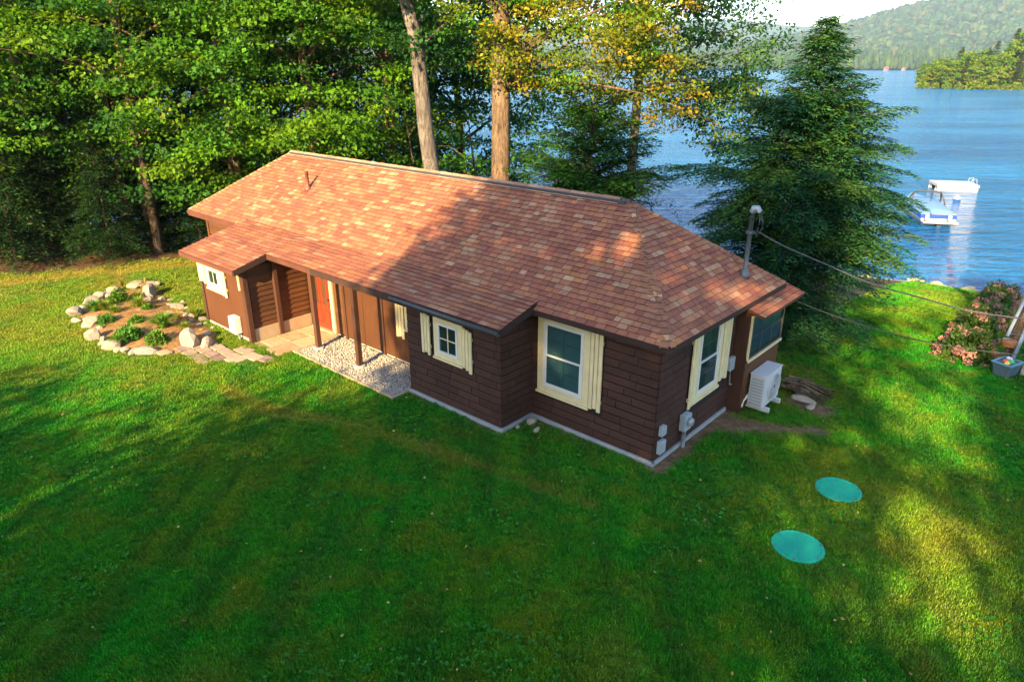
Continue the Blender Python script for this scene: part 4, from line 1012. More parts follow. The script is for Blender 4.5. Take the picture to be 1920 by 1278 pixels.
oe = [(2.4, 0, 9.6, 3.3, 2.8, 2.8, 190, G2+[(.05, .11, .015)]), (3.7, -.3, 7.0, 1.5, 1.6, 1.7, 75, G2+GY[1:2]), (-2.6, .4, 6.6, 2.8, 2, 1.8, 48, G2+G1[:1]), (0, 0, 13.5, 4.2, 4, 3.5, 110, G2+G1[:1])]
t3 = make_broad(43, 18, oe, 120, .15, lowest=.5, trunk=[(0, 0, -.5, .27), (0, 0, 3, .21), (.05, 0, 6, .19), (.1, .05, 9, .16), (.2, .1, 16, .05)], nmain=34, limb_r=.09, rc=(.5, .9), flat=.5, tubes=14, bark='bark_grey')
tree_from('oak_tree', 'dark leaved oak with grey trunk reaching over the water beside the hemlock', t3, x3, 29.5, 0, 1.0)
# small evergreen right behind the ridge, and a leafy understory
con_c = make_conifer(36, 6.4, [(0, 2.2), (1.5, 2.5), (3.4, 2.4), (4.6, 1.9), (5.6, 1.2), (6.4, .5)], 210, .85, (.18, .045), [(.022, .085, .010), (.035, .105, .010), (.014, .065, .012)], .4, .5, .11)
tree_from('hemlock_tree', 'bushy dark evergreen behind the right end of the ridge', con_c, ground_pt(1110, 22.8), 22.8, .3, 1.02)
und = make_broad(45, 6, [(0, 0, 3.6, 2.0, 1.8, 2.4, 48, G2+G1[:1])], 75, .16, r0=.09, nmain=12, limb_r=.03, rc=(.4, .8), flat=.5)
for px, D, sc, lab in ((1012, 27, .62, 'leafy understory tree just right of the straight trunk'), (895, 27.5, 1.05, 'leafy understory tree between the two trunks behind the ridge'), (1225, 25.5, .62, 'small leafy sapling at the right end of the ridge'), (775, 27.5, 1., 'leafy understory tree left of the leaning trunk base')):
    tree_from('understory_tree', lab, und, ground_pt(px, D), D, px*.01, sc, 'leafy young trees by the shore')

# ---- trees outside the view, towards the sun: they shade the near lawn
def sun_spot(c, pd): return pd*LD.x+c*LD.y, pd*LD.y-c*LD.x
shade_a = make_broad(51, 21, [(0, 0, 12, 4.6, 4.6, 9.5, 360, G1)], 92, .32, r0=.35, rc=(.8, 1.5))
for q_, (c_, pd, m, rz, sc) in zip(('first', 'second', 'third', 'fourth', 'fifth'), ((-4.2, -15, shade_a, .2, 1.05), (-6.0, -25, shade_a, 1.7, .9), (8.1, -15, shade_a, 3.0, 1.0), (13.5, -17, shade_a, 4.4, 1.0), (7.6, -27, shade_a, 5.1, 1.0))):
    x, y = sun_spot(c_, pd); tree_from('shade_tree', 'tall leafy tree behind the viewpoint shading lawn and roof, '+q_+' of five', m, x, y, rz, sc, 'tall trees behind the viewpoint')
shade_c = make_broad(52, 17, [(-.35, 0, 9.2, 1.35, 1.6, 1.5, 34, G1), (-.5, 0, 6.2, 1.6, 1.6, 2.0, 26, G1), (1.25, 0, 12.3, .4, .9, .25, 5, G1), (.9, 0, 15.6, 1.7, 1.6, 1.5, 24, G1), (3.0, 0, 7.2, 1.8, 1.5, 1.9, 26, G1), (-.6, 0, 12.2, .5, 1.2, 1.4, 9, G1)], 80, .30, r0=.14, rc=(.45, .8), nmain=16, limb_r=.04)  # unseen tree added; crown lobes placed so gaps leave sun patches on the lawn
x, y = sun_spot(1.3, -15); tree_from('shade_tree', 'unseen slender leafy tree added to shape the sun patches on the right lawn', shade_c, x, y, math.atan2(-.44, .9), 1.0, 'tall trees behind the viewpoint')
shade_b = make_broad(53, 9.5, [(0, 0, 5.6, 3.6, 3.6, 4.2, 150, G1)], 60, .26, r0=.18, rc=(.7, 1.3))
for q_, (c_, pd, rz, sc) in zip(('first', 'second', 'third', 'fourth', 'fifth'), ((-10.5, -11, .3, 1.0), (-16, -12, 1.9, 1.0), (-21.5, -12, 3.0, 1.0), (-27, -12, 4.1, 1.05), (-13, -17, 5.0, 1.05))):
    x, y = sun_spot(c_, pd); tree_from('shade_tree', 'lower leafy tree left of the viewpoint shading the left lawn, '+q_+' of five', shade_b, x, y, rz, sc, 'lower trees left of the viewpoint')

# ================================================================== shrubs and garden plants
def make_shrub(seed, R_, H_, n, leaf, pal, bloom=None, nb=0):
    r_ = np.random.default_rng(seed); d = unit(r_.normal(size=(n, 3))); d[:, 2] = np.abs(d[:, 2]); rad = r_.uniform(.35, 1, n)**.4
    lump = 1+.22*np.sin(d[:, 0]*5+seed)*np.cos(d[:, 1]*6)
    P = d*(rad*lump)[:, None]*np.array([R_, R_, H_]); L = leaf*r_.uniform(.6, 1.3, n)
    D = d+r_.normal(size=(n, 3))*.6; N = d+np.array([0, 0, .7])+r_.normal(size=(n, 3))*.4
    out = [('foliage', leaves_mesh('foliage', [(leaf_arrays(P, D, N, L, L*.6), pick(r_, pal, n))], M['plant']))]
    if bloom:
        ps = []
        for k in range(nb):
            dd = unit(r_.normal(size=3)); dd[2] = abs(dd[2])*.8+.15; dd = unit(dd); c_ = dd*np.array([R_, R_, H_])*1.04
            m = 42; q = unit(r_.normal(size=(m, 3)))*r_.uniform(.4, 1, (m, 1))*np.array([.11, .11, .08]); L2 = np.full(m, .055)*r_.uniform(.7, 1.2, m)
            ps.append((leaf_arrays(c_+q, q+r_.normal(size=(m, 3))*.05, dd+r_.normal(size=(m, 3))*.4, L2, L2), pick(r_, bloom, m)*r_.uniform(.75, 1.2)))
        out.append(('blossoms', leaves_mesh('blossoms', ps, M['petal'])))
    b = MB()
    for k in range(9):
        a_ = r_.uniform(0, 6.28); e_ = r_.uniform(.3, .75); b.tube([(0, 0, -.1), (math.cos(a_)*R_*e_*.5, math.sin(a_)*R_*e_*.5, H_*.45), (math.cos(a_)*R_*e_, math.sin(a_)*R_*e_, H_*.85)], [.02, .014, .005], 5, False)
    out.append(('stems', b.mesh('stems', M['bark_dark'], True))); return out
PINK = [(.42, .20, .20), (.50, .27, .24), (.36, .15, .17), (.46, .30, .22)]
hyd = [make_shrub(61, .72, 1.0, 3800, .12, [(.04, .10, .02), (.05, .12, .02), (.07, .11, .02)], PINK, 60), make_shrub(62, .62, .95, 3200, .12, [(.04, .09, .02), (.05, .11, .02)], PINK, 48)]
for (x, y, m, rz, sc, lab) in ((11.75, 16.3, 0, .2, .92, 'pink flowering bush nearest the cottage in the row on the right lawn'), (13.0, 17.9, 1, 1.2, .95, 'second pink flowering bush from the near end of the row'), (14.3, 19.3, 0, 2.3, .85, 'third pink flowering bush along the row towards the lake'), (15.6, 20.9, 1, 3.1, .9, 'fourth pink flowering bush along the row towards the lake'), (17.0, 22.6, 0, 4.4, .9, 'reddish flowering bush at the lake end of the row')):
    t = tree_from('flowering_bush', lab, hyd[m], x, y, rz, sc, 'flowering bushes in a row to the shore', 'bush')
def make_grassy(seed, n, h, spread, pal, w=.03):
    r_ = np.random.default_rng(seed); a_ = r_.uniform(0, 6.28, n); e_ = r_.uniform(.15, 1, n)
    parts = []; P = np.stack([np.cos(a_), np.sin(a_), 0*a_], -1)*(r_.uniform(0, .3, n)*spread)[:, None]
    for seg in range(2):
        D = np.stack([np.cos(a_)*e_*(.5+seg*.6), np.sin(a_)*e_*(.5+seg*.6), 1-seg*(.3+.7*e_)], -1); D = unit(D)
        L = h*.6*r_.uniform(.7, 1.2, n); N = np.stack([-np.cos(a_), -np.sin(a_), .6+0*a_], -1)
        parts.append((leaf_arrays(P, D, N, L*1.08, np.full(n, w)), pick(r_, pal, n))); P = P+D*L[:, None]
    return [('foliage', leaves_mesh('foliage', parts, M['plant']))]
GP = [(.07, .19, .015), (.10, .22, .02), (.05, .15, .015)]
plants = [make_grassy(71, 150, .34, .3, GP), make_shrub(72, .22, .26, 700, .07, GP), make_shrub(73, .26, .24, 800, .06, [(.04, .16, .015), (.06, .19, .02)]), make_grassy(74, 110, .45, .25, [(.26, .19, .05), (.20, .17, .04)], .012), make_grassy(75, 120, .30, .28, [(.12, .20, .02), (.16, .20, .02)])]
for (a_, b0, m, sc, lab) in ((600, 480, 1, 1.35, 'low green plant at the back of the rock garden beside the boulder'), (380, 565, 0, 1.0, 'strappy green plant just inside the left stones'), (470, 560, 4, 1.0, 'yellow green strappy plant right of the leftmost plant'), (490, 670, 2, 1.0, 'dark green plant above the front left stones'), (770, 540, 4, 1.15, 'spiky green plant in the middle of the garden bed'), (760, 680, 1, .95, 'small bushy plant in the centre of the front bed'), (690, 810, 2, 1.35, 'round dark green cushion plant at the front of the bed'), (1000, 730, 0, 1.35, 'largest strappy green plant near the flagstones'), (940, 845, 1, 1.15, 'bushy green plant below the largest strappy one'), (620, 345, 3, 1.2, 'dry tan grass tuft at the back of the rock garden'), (760, 455, 4, .8, 'small yellow green tuft before the flat boulder'), (560, 590, 4, .9, 'yellow green tuft by the front left stepping stone'), (860, 560, 1, .8, 'small leafy plant right of the middle spiky one'), (1130, 640, 3, .8, 'dry tan tuft near the wing end of the bed'), (1190, 730, 4, .75, 'yellow green tuft behind the big grey boulder'), (590, 860, 0, .8, 'strappy green plant behind the front border stones'), (830, 380, 3, .9, 'dry tan tuft beside the flat topped boulder'), (1300, 610, 4, .8, 'yellow green weed tuft by the wing corner')):
    x, y, t_ = px_ground(a_, b0); ob = tree_from('garden_plant', lab, plants[m], x, y, a_*.01, sc, 'plants in the rock garden', 'plant'); ob.location.z = .06

# brush and stones beyond the heat pump
for i, (hx, hy, w, d, h, lab) in enumerate(((.95, 4.95, .55, .4, .22, 'grey stone behind the heat pump, nearest to it'), (1.15, 4.55, .6, .35, .14, 'flat pale stone on the ground right of the heat pump'), (1.4, 4.35, .35, .25, .10, 'small brown stone at the end of the stone pile by the heat pump'))):
    X, Y = HW(hx, hy); stone('stone', X, Y, w, d, h, lab, 'stones by the heat pump')
br = empty('brush_pile', (*HW(1.05, 4.85), .0), HROT)
for k in range(16):
    a_ = prr.uniform(-.35, .35); b_y = prr.uniform(-.2, .25); MB().tube([(-.5, b_y, .06+prr.uniform(0, .22)), (0, b_y+a_*.3, .12+prr.uniform(0, .2)), (.55, b_y+a_, .05+prr.uniform(0, .12))], [.018, .022, .012], 5).build('stick', M['bark'], br, True)
tag(br, 'heap of dry grey sticks on the ground behind the heat pump', 'brush')
for i, (dx, dy, s_, lab) in enumerate(((-.0, -.0, .28, 'grey fieldstone at the inner wall corner, the larger one'), (.28, -.16, .2, 'small tan fieldstone at the inner wall corner below the big window'), (-.1, -.32, .16, 'smallest tan stone in the grass at the inner wall corner'))):
    X, Y = HW(-2.72+dx, -.28+dy); stone('stone', X, Y, s_, s_*.8, s_*.5, lab, 'stones at the wall corner')
# stones at the shore
shx = sorted(prr.uniform(16.2, 23.5) for _ in range(22))
for i, x in enumerate(shx):
    ysh = float(np.interp(x, [-10, 4, 14, 18.7, 21.9, 30], [37, 35, 33.2, 31., 28.3, 24.5])); y = ysh+prr.uniform(-1.1, .2)
    s_ = prr.uniform(.25, .7); stone('shore_stone', x, y, s_, s_*.8, s_*.4, 'pale stone along the lake water line, '+ORD[i]+' from the left', 'stones along the shore', None, None)
# storage bits by the pole
tb = empty('storage_tub', (11.95, 15.05, float(T(11.95, 15.05))), .5)
MB().hexa([(-.22, -.16, 0), (.22, -.16, 0), (.22, .16, 0), (-.22, .16, 0)], [(-.28, -.21, .34), (.28, -.21, .34), (.28, .21, .34), (-.28, .21, .34)]).build('tub', paint('blue_plastic', (.05, .09, .12)), tb, bevel=.02)
rim = frame_rect(MB(), -.30, .30, -.23, .23, .05, 0, .03).build('rim', paint('pale_blue_plastic', (.08, .20, .25)), tb); rim.rotation_euler = (R(90), 0, 0); rim.location.z = .34
for k, col in enumerate(((.55, .42, .05), (.5, .08, .05), (.08, .40, .12), (.6, .55, .5))):
    o = link('toy', stone_mesh(200+k, paint('toy_plastic', col)), tb); o.location = (-.14+.1*k, (-.05, .06)[k % 2], .37); o.scale = (.09, .08, .07)
tag(tb, 'blue plastic tub with colourful things at the foot of the utility pole', 'tub')
bx = empty('utility_cabinet', (12.75, 15.0, float(T(12.75, 15.0))), .55)
MB().box(-.32, .32, -.28, .28, -.1, .72).build('case', M['grey_box'], bx, bevel=.02); MB().hexa([(-.35, -.31, .722), (.35, -.31, .722), (.35, .31, .722), (-.35, .31, .722)], [(-.31, -.27, .80), (.31, -.27, .80), (.31, .27, .80), (-.31, .27, .80)]).build('lid', M['grey_box'], bx, bevel=.01)
MB().box(-.05, .05, -.292, -.281, .3, .42).build('latch', M['dark'], bx)
tag(bx, 'grey utility cabinet cut by the right edge of the view', 'cabinet')

# ================================================================== on the water
def boat():
    b = empty('motor_boat', (26.95, 42.9, WATER), R(-13))
    NS = 12; secs = []
    for i in range(NS):
        t = i/(NS-1); y = t*5.9; bw = 1.04*(1-max(0, (t-.45)/.55)**2.4*.97); kz = -.25+.45*max(0, (t-.6)/.4)**2; sh = .72+.28*t
        secs.append([(-bw, y, sh), (-bw*.96, y, sh*.55), (-bw*.88, y, .10+kz*.2), (0, y, kz), (bw*.88, y, .10+kz*.2), (bw*.96, y, sh*.55), (bw, y, sh)])
    def loft(i0, i1, name, mat):
        vs = [s[k] for s in secs for k in range(i0, i1+1)]; n = i1-i0+1; fs = [(i*n+k, (i+1)*n+k, (i+1)*n+k+1, i*n+k+1) for i in range(NS-1) for k in range(n-1)]
        return MB().add(vs, fs).build(name, mat, b, True)
    blue = paint('blue_gelcoat', (.02, .055, .42), .2, .08, 3, .02, 0, .6); wht = paint('white_gelcoat', (.30, .30, .30), .25, .05, 3, .02, 0, .6)
    loft(0, 1, 'topside', blue); loft(5, 6, 'topside', blue); loft(1, 5, 'hull', wht)
    MB().add([secs[0][k] for k in range(7)], [tuple(range(7))]).build('transom', wht, b)
    cov = []; 
    for i in range(NS):
        t = i/(NS-1); x = abs(secs[i][0][0]); z = secs[i][0][2]; hmp = .34*math.sin(min(1, t*1.5+.12)*math.pi*.9)+.04
        cov.append([(-x*.99, secs[i][0][1], z+.01), (-x*.55, secs[i][0][1], z+hmp*.8), (0, secs[i][0][1], z+hmp), (x*.55, secs[i][0][1], z+hmp*.8), (x*.99, secs[i][0][1], z+.01)])
    vs = [p for s in cov for p in s]; fs = [(i*5+k, i*5+k+1, (i+1)*5+k+1, (i+1)*5+k) for i in range(NS-1) for k in range(4)]+[(4, 3, 2, 1, 0)]
    MB().add(vs, fs).build('mooring_cover', paint('pale_blue_canvas', (.07, .16, .29), .8, .1, 3, .1), b, True)
    MB().box(-1.0, 1.0, -.62, -.02, .22, .32).build('swim_platform', wht, b, bevel=.03)
    MB().box(-1.03, 1.03, -.015, .02, .44, .70).build('stripe', blue, b)
    for sx in (-1, 1):
        MB().tube([(sx*1.02, 2.3, .8), (sx*.96, 2.5, 1.2), (sx*.80, 2.8, 1.62)], .045, 8).build('tower_leg', M['dark'], b, True)
        MB().tube([(sx*1.0, 3.3, .85), (sx*.95, 3.1, 1.2), (sx*.80, 2.86, 1.62)], .045, 8).build('tower_leg', M['dark'], b, True)
    MB().tube([(-.80, 2.83, 1.62), (-.5, 2.85, 1.68), (.5, 2.85, 1.68), (.80, 2.83, 1.62)], .06, 8).build('tower_bar', M['dark'], b, True)
    MB().tube([(0, 2.0, 1.0), (0, 2.0, 1.45)], .03, 6).build('cover_pole', M['dark'], b)
    MB().box(-.12, .12, -.35, -.02, -.3, .2).build('outdrive', M['dark'], b, bevel=.03)
    for sx in (-.75, .55): MB().lathe([(.0, 0), (.11, .03), (.13, .2), (.11, .38), (.01, .42)], 12, (sx, -.3, .32)).build('fender', wht, b, True)
    tag(b, 'blue and white motor boat under a pale cover moored near shore', 'boat')
boat()
M['raft'] = paint('weathered_white_deck', (.30, .30, .28), .7, .2, 3, .1)
rf = empty('swim_raft', (35.9, 56.2, WATER), R(-14))
for k in range(9): MB().box(-1.5+k*.335, -1.5+k*.335+.315, -1.15, 1.15, .50, .56).build('plank', M['raft'], rf)
MB().box(-1.5, 1.5, -1.12, 1.12, .36, .498).build('frame', M['raft'], rf)
for yy in (-.8, .8): MB().tube([(-1.48, yy, .12), (1.48, yy, .12)], .24, 14).build('pontoon', M['hp_case'], rf, True)
for yy in (-.35, .35): MB().tube([(1.5, yy, -.3), (1.53, yy, .6), (1.45, yy, .95), (1.15, yy, .90), (1.1, yy, .56)], .028, 7).build('ladder_rail', M['grey_metal'], rf, True)
for z in (0.05, .3): MB().tube([(1.52, -.35, z), (1.52, .35, z)], .022, 6).build('rung', M['grey_metal'], rf)
tag(rf, 'white floating swim raft beyond the moored boat', 'raft')
by = empty('mooring_buoy', (33.6, 51.8, WATER))
MB().lathe([(.0, -.2), (.18, -.12), (.25, .02), (.22, .18), (.08, .27), (.06, .36), (.0, .37)], 16).build('float', M['white'], by, True); MB().lathe([(.255, 0), (.26, .05), (.245, .08)], 16).build('band', paint('blue_band', (.03, .1, .4)), by, True)
tag(by, 'small white mooring buoy right of the boat tower', 'buoy')

# ================================================================== island and far shore
ISL = [(196, 300), (172, 297)]
def island():
    n = 40; m = 14; vs = [(0, 0, 4.5)]; fs = []
    for r_ in range(1, m+1):
        for k in range(n):
            a_ = 2*math.pi*k/n; rr = r_/m; wob = 1+.12*math.sin(3*a_+1)+.07*math.sin(7*a_)
            vs.append((95*math.cos(a_)*rr*wob, 32*math.sin(a_)*rr*wob, 4.5*(1-rr**1.6)-.6*rr**8+(.4*random.random() if r_ < m else 0)))
    for k in range(n): fs.append((0, 1+k, 1+(k+1) % n))
    for r_ in range(m-1):
        for k in range(n): fs.append((1+r_*n+k, 1+(r_+1)*n+k, 1+(r_+1)*n+(k+1) % n, 1+r_*n+(k+1) % n))
    t = NT('island_earth'); p = t.pos(); n_ = t.noise(.6, 5, .7, p)
    mt_ = t.done(t.pbr(t.ramp(n_, [(.35, (.06, .075, .02)), (.6, (.16, .13, .07)), (.75, (.35, .31, .24))]), .95, 0, None, .1))
    me = bpy.data.meshes.new('island'); me.from_pydata(vs, [], fs); me.materials.append(mt_); o = link('island_ground', me); o.location = (266, 308, WATER); tag(o, 'low wooded island at the right', None, None, 'structure')
island()
GI = [(.08, .165, .008), (.12, .19, .008), (.055, .13, .010), (.16, .20, .010)]
isl = [make_broad(81+i, 15, [(0, 0, 7.6, 4.4, 4.4, 6.6, 90, GI)], 17, .85, r0=.3, nmain=6, limb_r=.12, tubes=6, rc=(1.0, 1.9)) for i in range(3)]
isp = [make_conifer(85, 15, [(0, 2.4), (4, 2.8), (9, 2.0), (15, .1)], 90, .28, (.55, .15), [(.03, .08, .03), (.05, .095, .025)], .4, .4, .2)]
ir = random.Random(4); placed = []
for i in range(900):
    if len(placed) >= 64: break
    a_ = ir.uniform(0, 6.28); rr = ir.random()**.5*.96; x = 266+95*math.cos(a_)*rr; y = 308+32*math.sin(a_)*rr
    if x > 255 or any((x-p[0])**2+(y-p[1])**2 < 19 for p in placed): continue
    if y > 322: continue
    placed.append((x, y)); edge_ = 1-rr; con = ir.random() < .22; sc = (.62+.66*min(1, edge_*2.4))*ir.uniform(.85, 1.15)
    ob = tree_from('island_tree', 'dark pointed conifer among the island trees' if con else 'rounded yellow green tree on the wooded island', isp[0] if con else ir.choice(isl), x, y, ir.uniform(0, 6.28), sc, 'conifers on the island' if con else 'leafy trees on the island')
    ob.location.z = WATER+4.3*(1-rr**1.6)-.3
low = make_shrub(88, 1.6, 2.0, 500, .6, GI)
for i in range(26):
    x = 172+i*3.2; a_ = math.acos(max(-1, min(1, (x-266)/95))); y = 308-32*math.sin(a_)*(1+.12*math.sin(-3*a_+1)+.07*math.sin(-7*a_))*.97
    ob = tree_from('island_bush', 'low bright bush along the waterline of the island', low, x, y+1, i, ir.uniform(.7, 1.3), 'bushes along the island shore', 'bush'); ob.location.z = WATER+.2

# hills behind the far shore
def hill_mat(name, a, b, c_, sc):
    t = NT(name); p = t.pos(); n = t.noise(sc, 6, .7, p); n2 = t.noise(sc*.16, 4, .6, p)
    c = t.ramp(n, [(.35, a), (.52, b), (.7, c_)]); c = t.mix(c, (.16, .15, .08), t.ramp(n2, [(.52, 0.), (.7, .6)]))
    return t.done(t.pbr(c, .95, 0, None, .05))
M['hill'] = hill_mat('forested_hill', (.008, .030, .018), (.03, .072, .028), (.085, .115, .04), .05)
def hill(name, x0, x1, y0, y1, nx_, ny_, ridge, label, bump):
    xs = np.linspace(x0, x1, nx_); t = np.linspace(0, 1, ny_); Xh, Th = np.meshgrid(xs, t); Yh = y0+(y1-y0)*Th
    up = np.sin(np.clip(Th/.72, 0, 1)*math.pi/2)**1.35*np.where(Th > .72, 1-.5*(Th-.72)/.28, 1)
    Zh = np.interp(Xh, *ridge)*up*(.9+.25*(fbm(Xh, Yh, 420.)-.5))+(fbm(Xh, Yh, 34., 3)-.35)*bump*np.clip(Th*14, .15, 1)
    Zh = WATER-1+Zh; Zh[0] = WATER-3
    Xh = Xh+rng.uniform(-3, 3, Xh.shape); ii = np.arange(nx_*ny_).reshape(ny_, nx_)
    F = np.stack([ii[:-1, :-1], ii[:-1, 1:], ii[1:, 1:], ii[1:, :-1]], -1).reshape(-1, 4)
    o = link(name, fast_mesh(name, np.stack([Xh, Yh, Zh], -1).reshape(-1, 3), F, M['hill'])); tag(o, label, None, None, 'structure'); return Xh, Yh, Zh
RIDGE1 = ([-3000, -600, 300, 700, 1000, 1250, 1600, 2000, 3200], [70, 80, 55, 62, 110, 180, 270, 330, 350])
Xh, Yh, Zh = hill('hill', -2200, 3000, 1178, 3000, 420, 150, RIDGE1, 'forested hill rising behind the far shore', 16)
hill('far_hill', -5000, 5200, 3300, 6500, 240, 60, ([-5000, -1500, 500, 1500, 2200, 3200, 5200], [260, 300, 260, 345, 280, 360, 300]), 'distant blue forested hill on the horizon', 20)
# far shore wood: small crowns standing along the water and up the slope
nf = 5200; fr = np.random.default_rng(5)
fx = fr.uniform(-900, 1300, nf); ft = fr.uniform(0, 1, nf)**1.8; fy = 1184+ft*300
fz = np.interp(fx, *RIDGE1)*np.sin(np.clip((fy-1178)/1822/.72, 0, 1)*math.pi/2)**1.35*.9+WATER
fh = fr.uniform(11, 24, nf); fw = fr.uniform(3.5, 6.5, nf)
k8 = np.arange(6)*math.pi/3; prof_ = [(.45, .12), (1., .4), (.75, .72), (.28, .95)]
base = np.array([(r_*math.cos(a_+i*.5), r_*math.sin(a_+i*.5), z) for i, (r_, z) in enumerate(prof_) for a_ in k8]+[(0, 0, 1.04)])
tv = base[None]*np.stack([fw, fw, fh], -1)[:, None]*(1+fr.uniform(-.3, .3, (nf, 25, 1)))
tv[:, :, 2] = base[None, :, 2]*fh[:, None]*(1+fr.uniform(-.1, .1, (nf, 25)))
tv = tv+np.stack([fx, fy, fz], -1)[:, None]
tf = [(i*6+k, i*6+(k+1) % 6, (i+1)*6+(k+1) % 6) for i in range(3) for k in range(6)]+[(i*6+k, (i+1)*6+(k+1) % 6, (i+1)*6+k) for i in range(3) for k in range(6)]+[(18+k, 18+(k+1) % 6, 24) for k in range(6)]
tf = np.array(tf); FF = (tf[None]+25*np.arange(nf)[:, None, None]).reshape(-1, 3)
tt = .6*np.array([(.05, .11, .025), (.035, .085, .03), (.075, .125, .025), (.028, .07, .03)])[fr.integers(0, 4, nf)]*fr.uniform(.75, 1.25, (nf, 1))
M['far_leaf'] = tint_mat('far_foliage')
nh = 11000; hx_ = fr.uniform(250, 1900, nh); hy_ = 1480+fr.uniform(0, 1, nh)**1.1*1120; keep = (hx_ > .28*hy_) & (hx_ < .80*hy_); hx_, hy_ = hx_[keep], hy_[keep]; nh = len(hx_)
tq = (hy_-1178)/1822; hz_ = WATER-1+np.interp(hx_, *RIDGE1)*np.sin(np.clip(tq/.72, 0, 1)*math.pi/2)**1.35*np.where(tq > .72, 1-.5*(tq-.72)/.28, 1)*(.9+.25*(fbm(hx_, hy_, 420.)-.5))
k5 = np.arange(5)*2*math.pi/5; b5 = np.array([(math.cos(a_), math.sin(a_), .25) for a_ in k5]+[(.72*math.cos(a_+.6), .72*math.sin(a_+.6), .75) for a_ in k5]+[(0, 0, 1.)])
w5 = 5+13*fr.random(nh)**2; v5 = b5[None]*np.stack([w5, w5, fr.uniform(9, 19, nh)], -1)[:, None]*(1+fr.uniform(-.2, .2, (nh, 11, 1)))+np.stack([hx_, hy_, hz_-1], -1)[:, None]
f5 = np.array([(k, (k+1) % 5, 5+(k+1) % 5) for k in range(5)]+[(k, 5+(k+1) % 5, 5+k) for k in range(5)]+[(5+k, 5+(k+1) % 5, 10) for k in range(5)])
c5 = .62*np.array([(.035, .095, .035), (.022, .065, .032), (.065, .115, .035), (.015, .045, .025), (.10, .11, .045)])[fr.choice(5, nh, p=[.3, .25, .2, .17, .08])]*fr.uniform(.75, 1.25, (nh, 1))
tag(link('hillside_woods', fast_mesh('hillside_woods', v5.reshape(-1, 3), (f5[None]+11*np.arange(nh)[:, None, None]).reshape(-1, 3), M['far_leaf'], np.repeat(c5, 15, 0))), 'wooded slope of the hill behind the far shore', 'woods', None, 'stuff')
tag(link('far_shore_woods', fast_mesh('far_woods', tv.reshape(-1, 3), FF, M['far_leaf'], np.repeat(tt, len(tf), 0))), 'green woods lining the far shore of the lake', 'woods', None, 'stuff')
# pink boathouse and its neighbour on the far shore
for (x, y, s_, col, lab) in ((598, 1174, .62, (.26, .12, .11), 'small pink house at the waterline of the far shore'), (628, 1178, .5, (.22, .16, .12), 'small tan house beside the pink one on the far shore')):
    hb = empty('far_house', (x, y, WATER), .5); hb.scale = (s_, s_, s_)
    MB().box(-5, 5, -4, 4, -1, 5).build('wall', paint('far_wall', col), hb)
    MB().add([(-6, -5, 4.8), (6, -5, 4.8), (6, 5, 4.8), (-6, 5, 4.8), (-6, 0, 9), (6, 0, 9)], [(0, 1, 5, 4), (2, 3, 4, 5), (0, 4, 3), (1, 2, 5), (0, 3, 2, 1)]).build('roof', paint('far_roof', (.16, .08, .07)), hb)
    for xx in (-3, 0, 3): MB().box(xx-.7, xx+.7, -4.1, -4.02, 1.5, 3.5).build('window', M['dark'], hb)
    tag(hb, lab, 'house')

# ================================================================== grass
tr_ = np.random.default_rng(17); nb = 16
a_ = tr_.uniform(0, 6.28, nb); P = np.stack([tr_.uniform(-.06, .06, nb), tr_.uniform(-.06, .06, nb), np.zeros(nb)], -1)
D = np.stack([np.cos(a_)*.55, np.sin(a_)*.55, np.ones(nb)], -1); N = np.stack([-np.cos(a_), -np.sin(a_), .4+0*a_], -1); L = tr_.uniform(.035, .062, nb)
v = leaf_arrays(P, D, N, L, np.full(nb, .011))
def grass_mat():
    t = NT('grass_blades'); p = t.pos(); g = lawn_col(t, p); dry = t.attr('dry_sunlit', 'INSTANCER').outputs['Fac']
    g = t.mix(g, (.19, .165, .015), t.math('MULTIPLY', dry, .9)); r_ = t.node('ShaderNodeObjectInfo').outputs['Random']  # blades take the dry tone and the painted sunlit yellow
    g = t.mix(t.mix(g, (.95, 1.0, .9), 1., 'MULTIPLY'), t.mix(g, (2.0, 1.95, 1.5), 1., 'MULTIPLY'), r_)
    pb = t.pbr(g, .6, 0, None, .3); tr = t.node('ShaderNodeBsdfTranslucent'); t.link(g, tr.inputs[0]); mx = t.node('ShaderNodeMixShader'); mx.inputs[0].default_value = .3
    t.link(pb, mx.inputs[1]); t.link(tr.outputs[0], mx.inputs[2]); return t.done(mx.outputs[0])
M['grass'] = grass_mat()
tuft = link('grass_tuft', fast_mesh('grass_tuft', v.reshape(-1, 3), np.arange(4*nb).reshape(nb, 4), M['grass'])); tuft.location = (-1.0, 9.0, float(T(-1., 9.)))
tag(tuft, 'short mown grass', 'grass', None, 'stuff')
def scatter(n, x0, x1, y0, y1):
    x = tr_.uniform(x0, x1, n); y = tr_.uniform(y0, y1, n); ok = (np.abs(x) < .80*y+1.5)
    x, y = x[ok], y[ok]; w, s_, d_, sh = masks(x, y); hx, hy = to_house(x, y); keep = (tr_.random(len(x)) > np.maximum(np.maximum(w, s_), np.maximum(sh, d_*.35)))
    for (a0, a1, b0, b1) in BARE: keep &= ~((hx > a0) & (hx < a1) & (hy > b0) & (hy < b1))
    for (lx, ly) in ((5.78, 10.22), (4.47, 8.69)): keep &= np.hypot(x-lx, y-ly) > .375
    keep &= ~((hx > -12.5) & (hx < -9.7) & (hy > -3.6) & (hy < -2.1) & (seg_dist(hx, hy, [(-12, -3.0), (-10.2, -2.4)]) < .42))
    return x[keep], y[keep], d_[keep]
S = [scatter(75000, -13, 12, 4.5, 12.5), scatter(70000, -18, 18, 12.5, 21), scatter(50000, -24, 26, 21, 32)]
gx_, gy_, gd_ = (np.concatenate([s[k] for s in S]) for k in range(3))
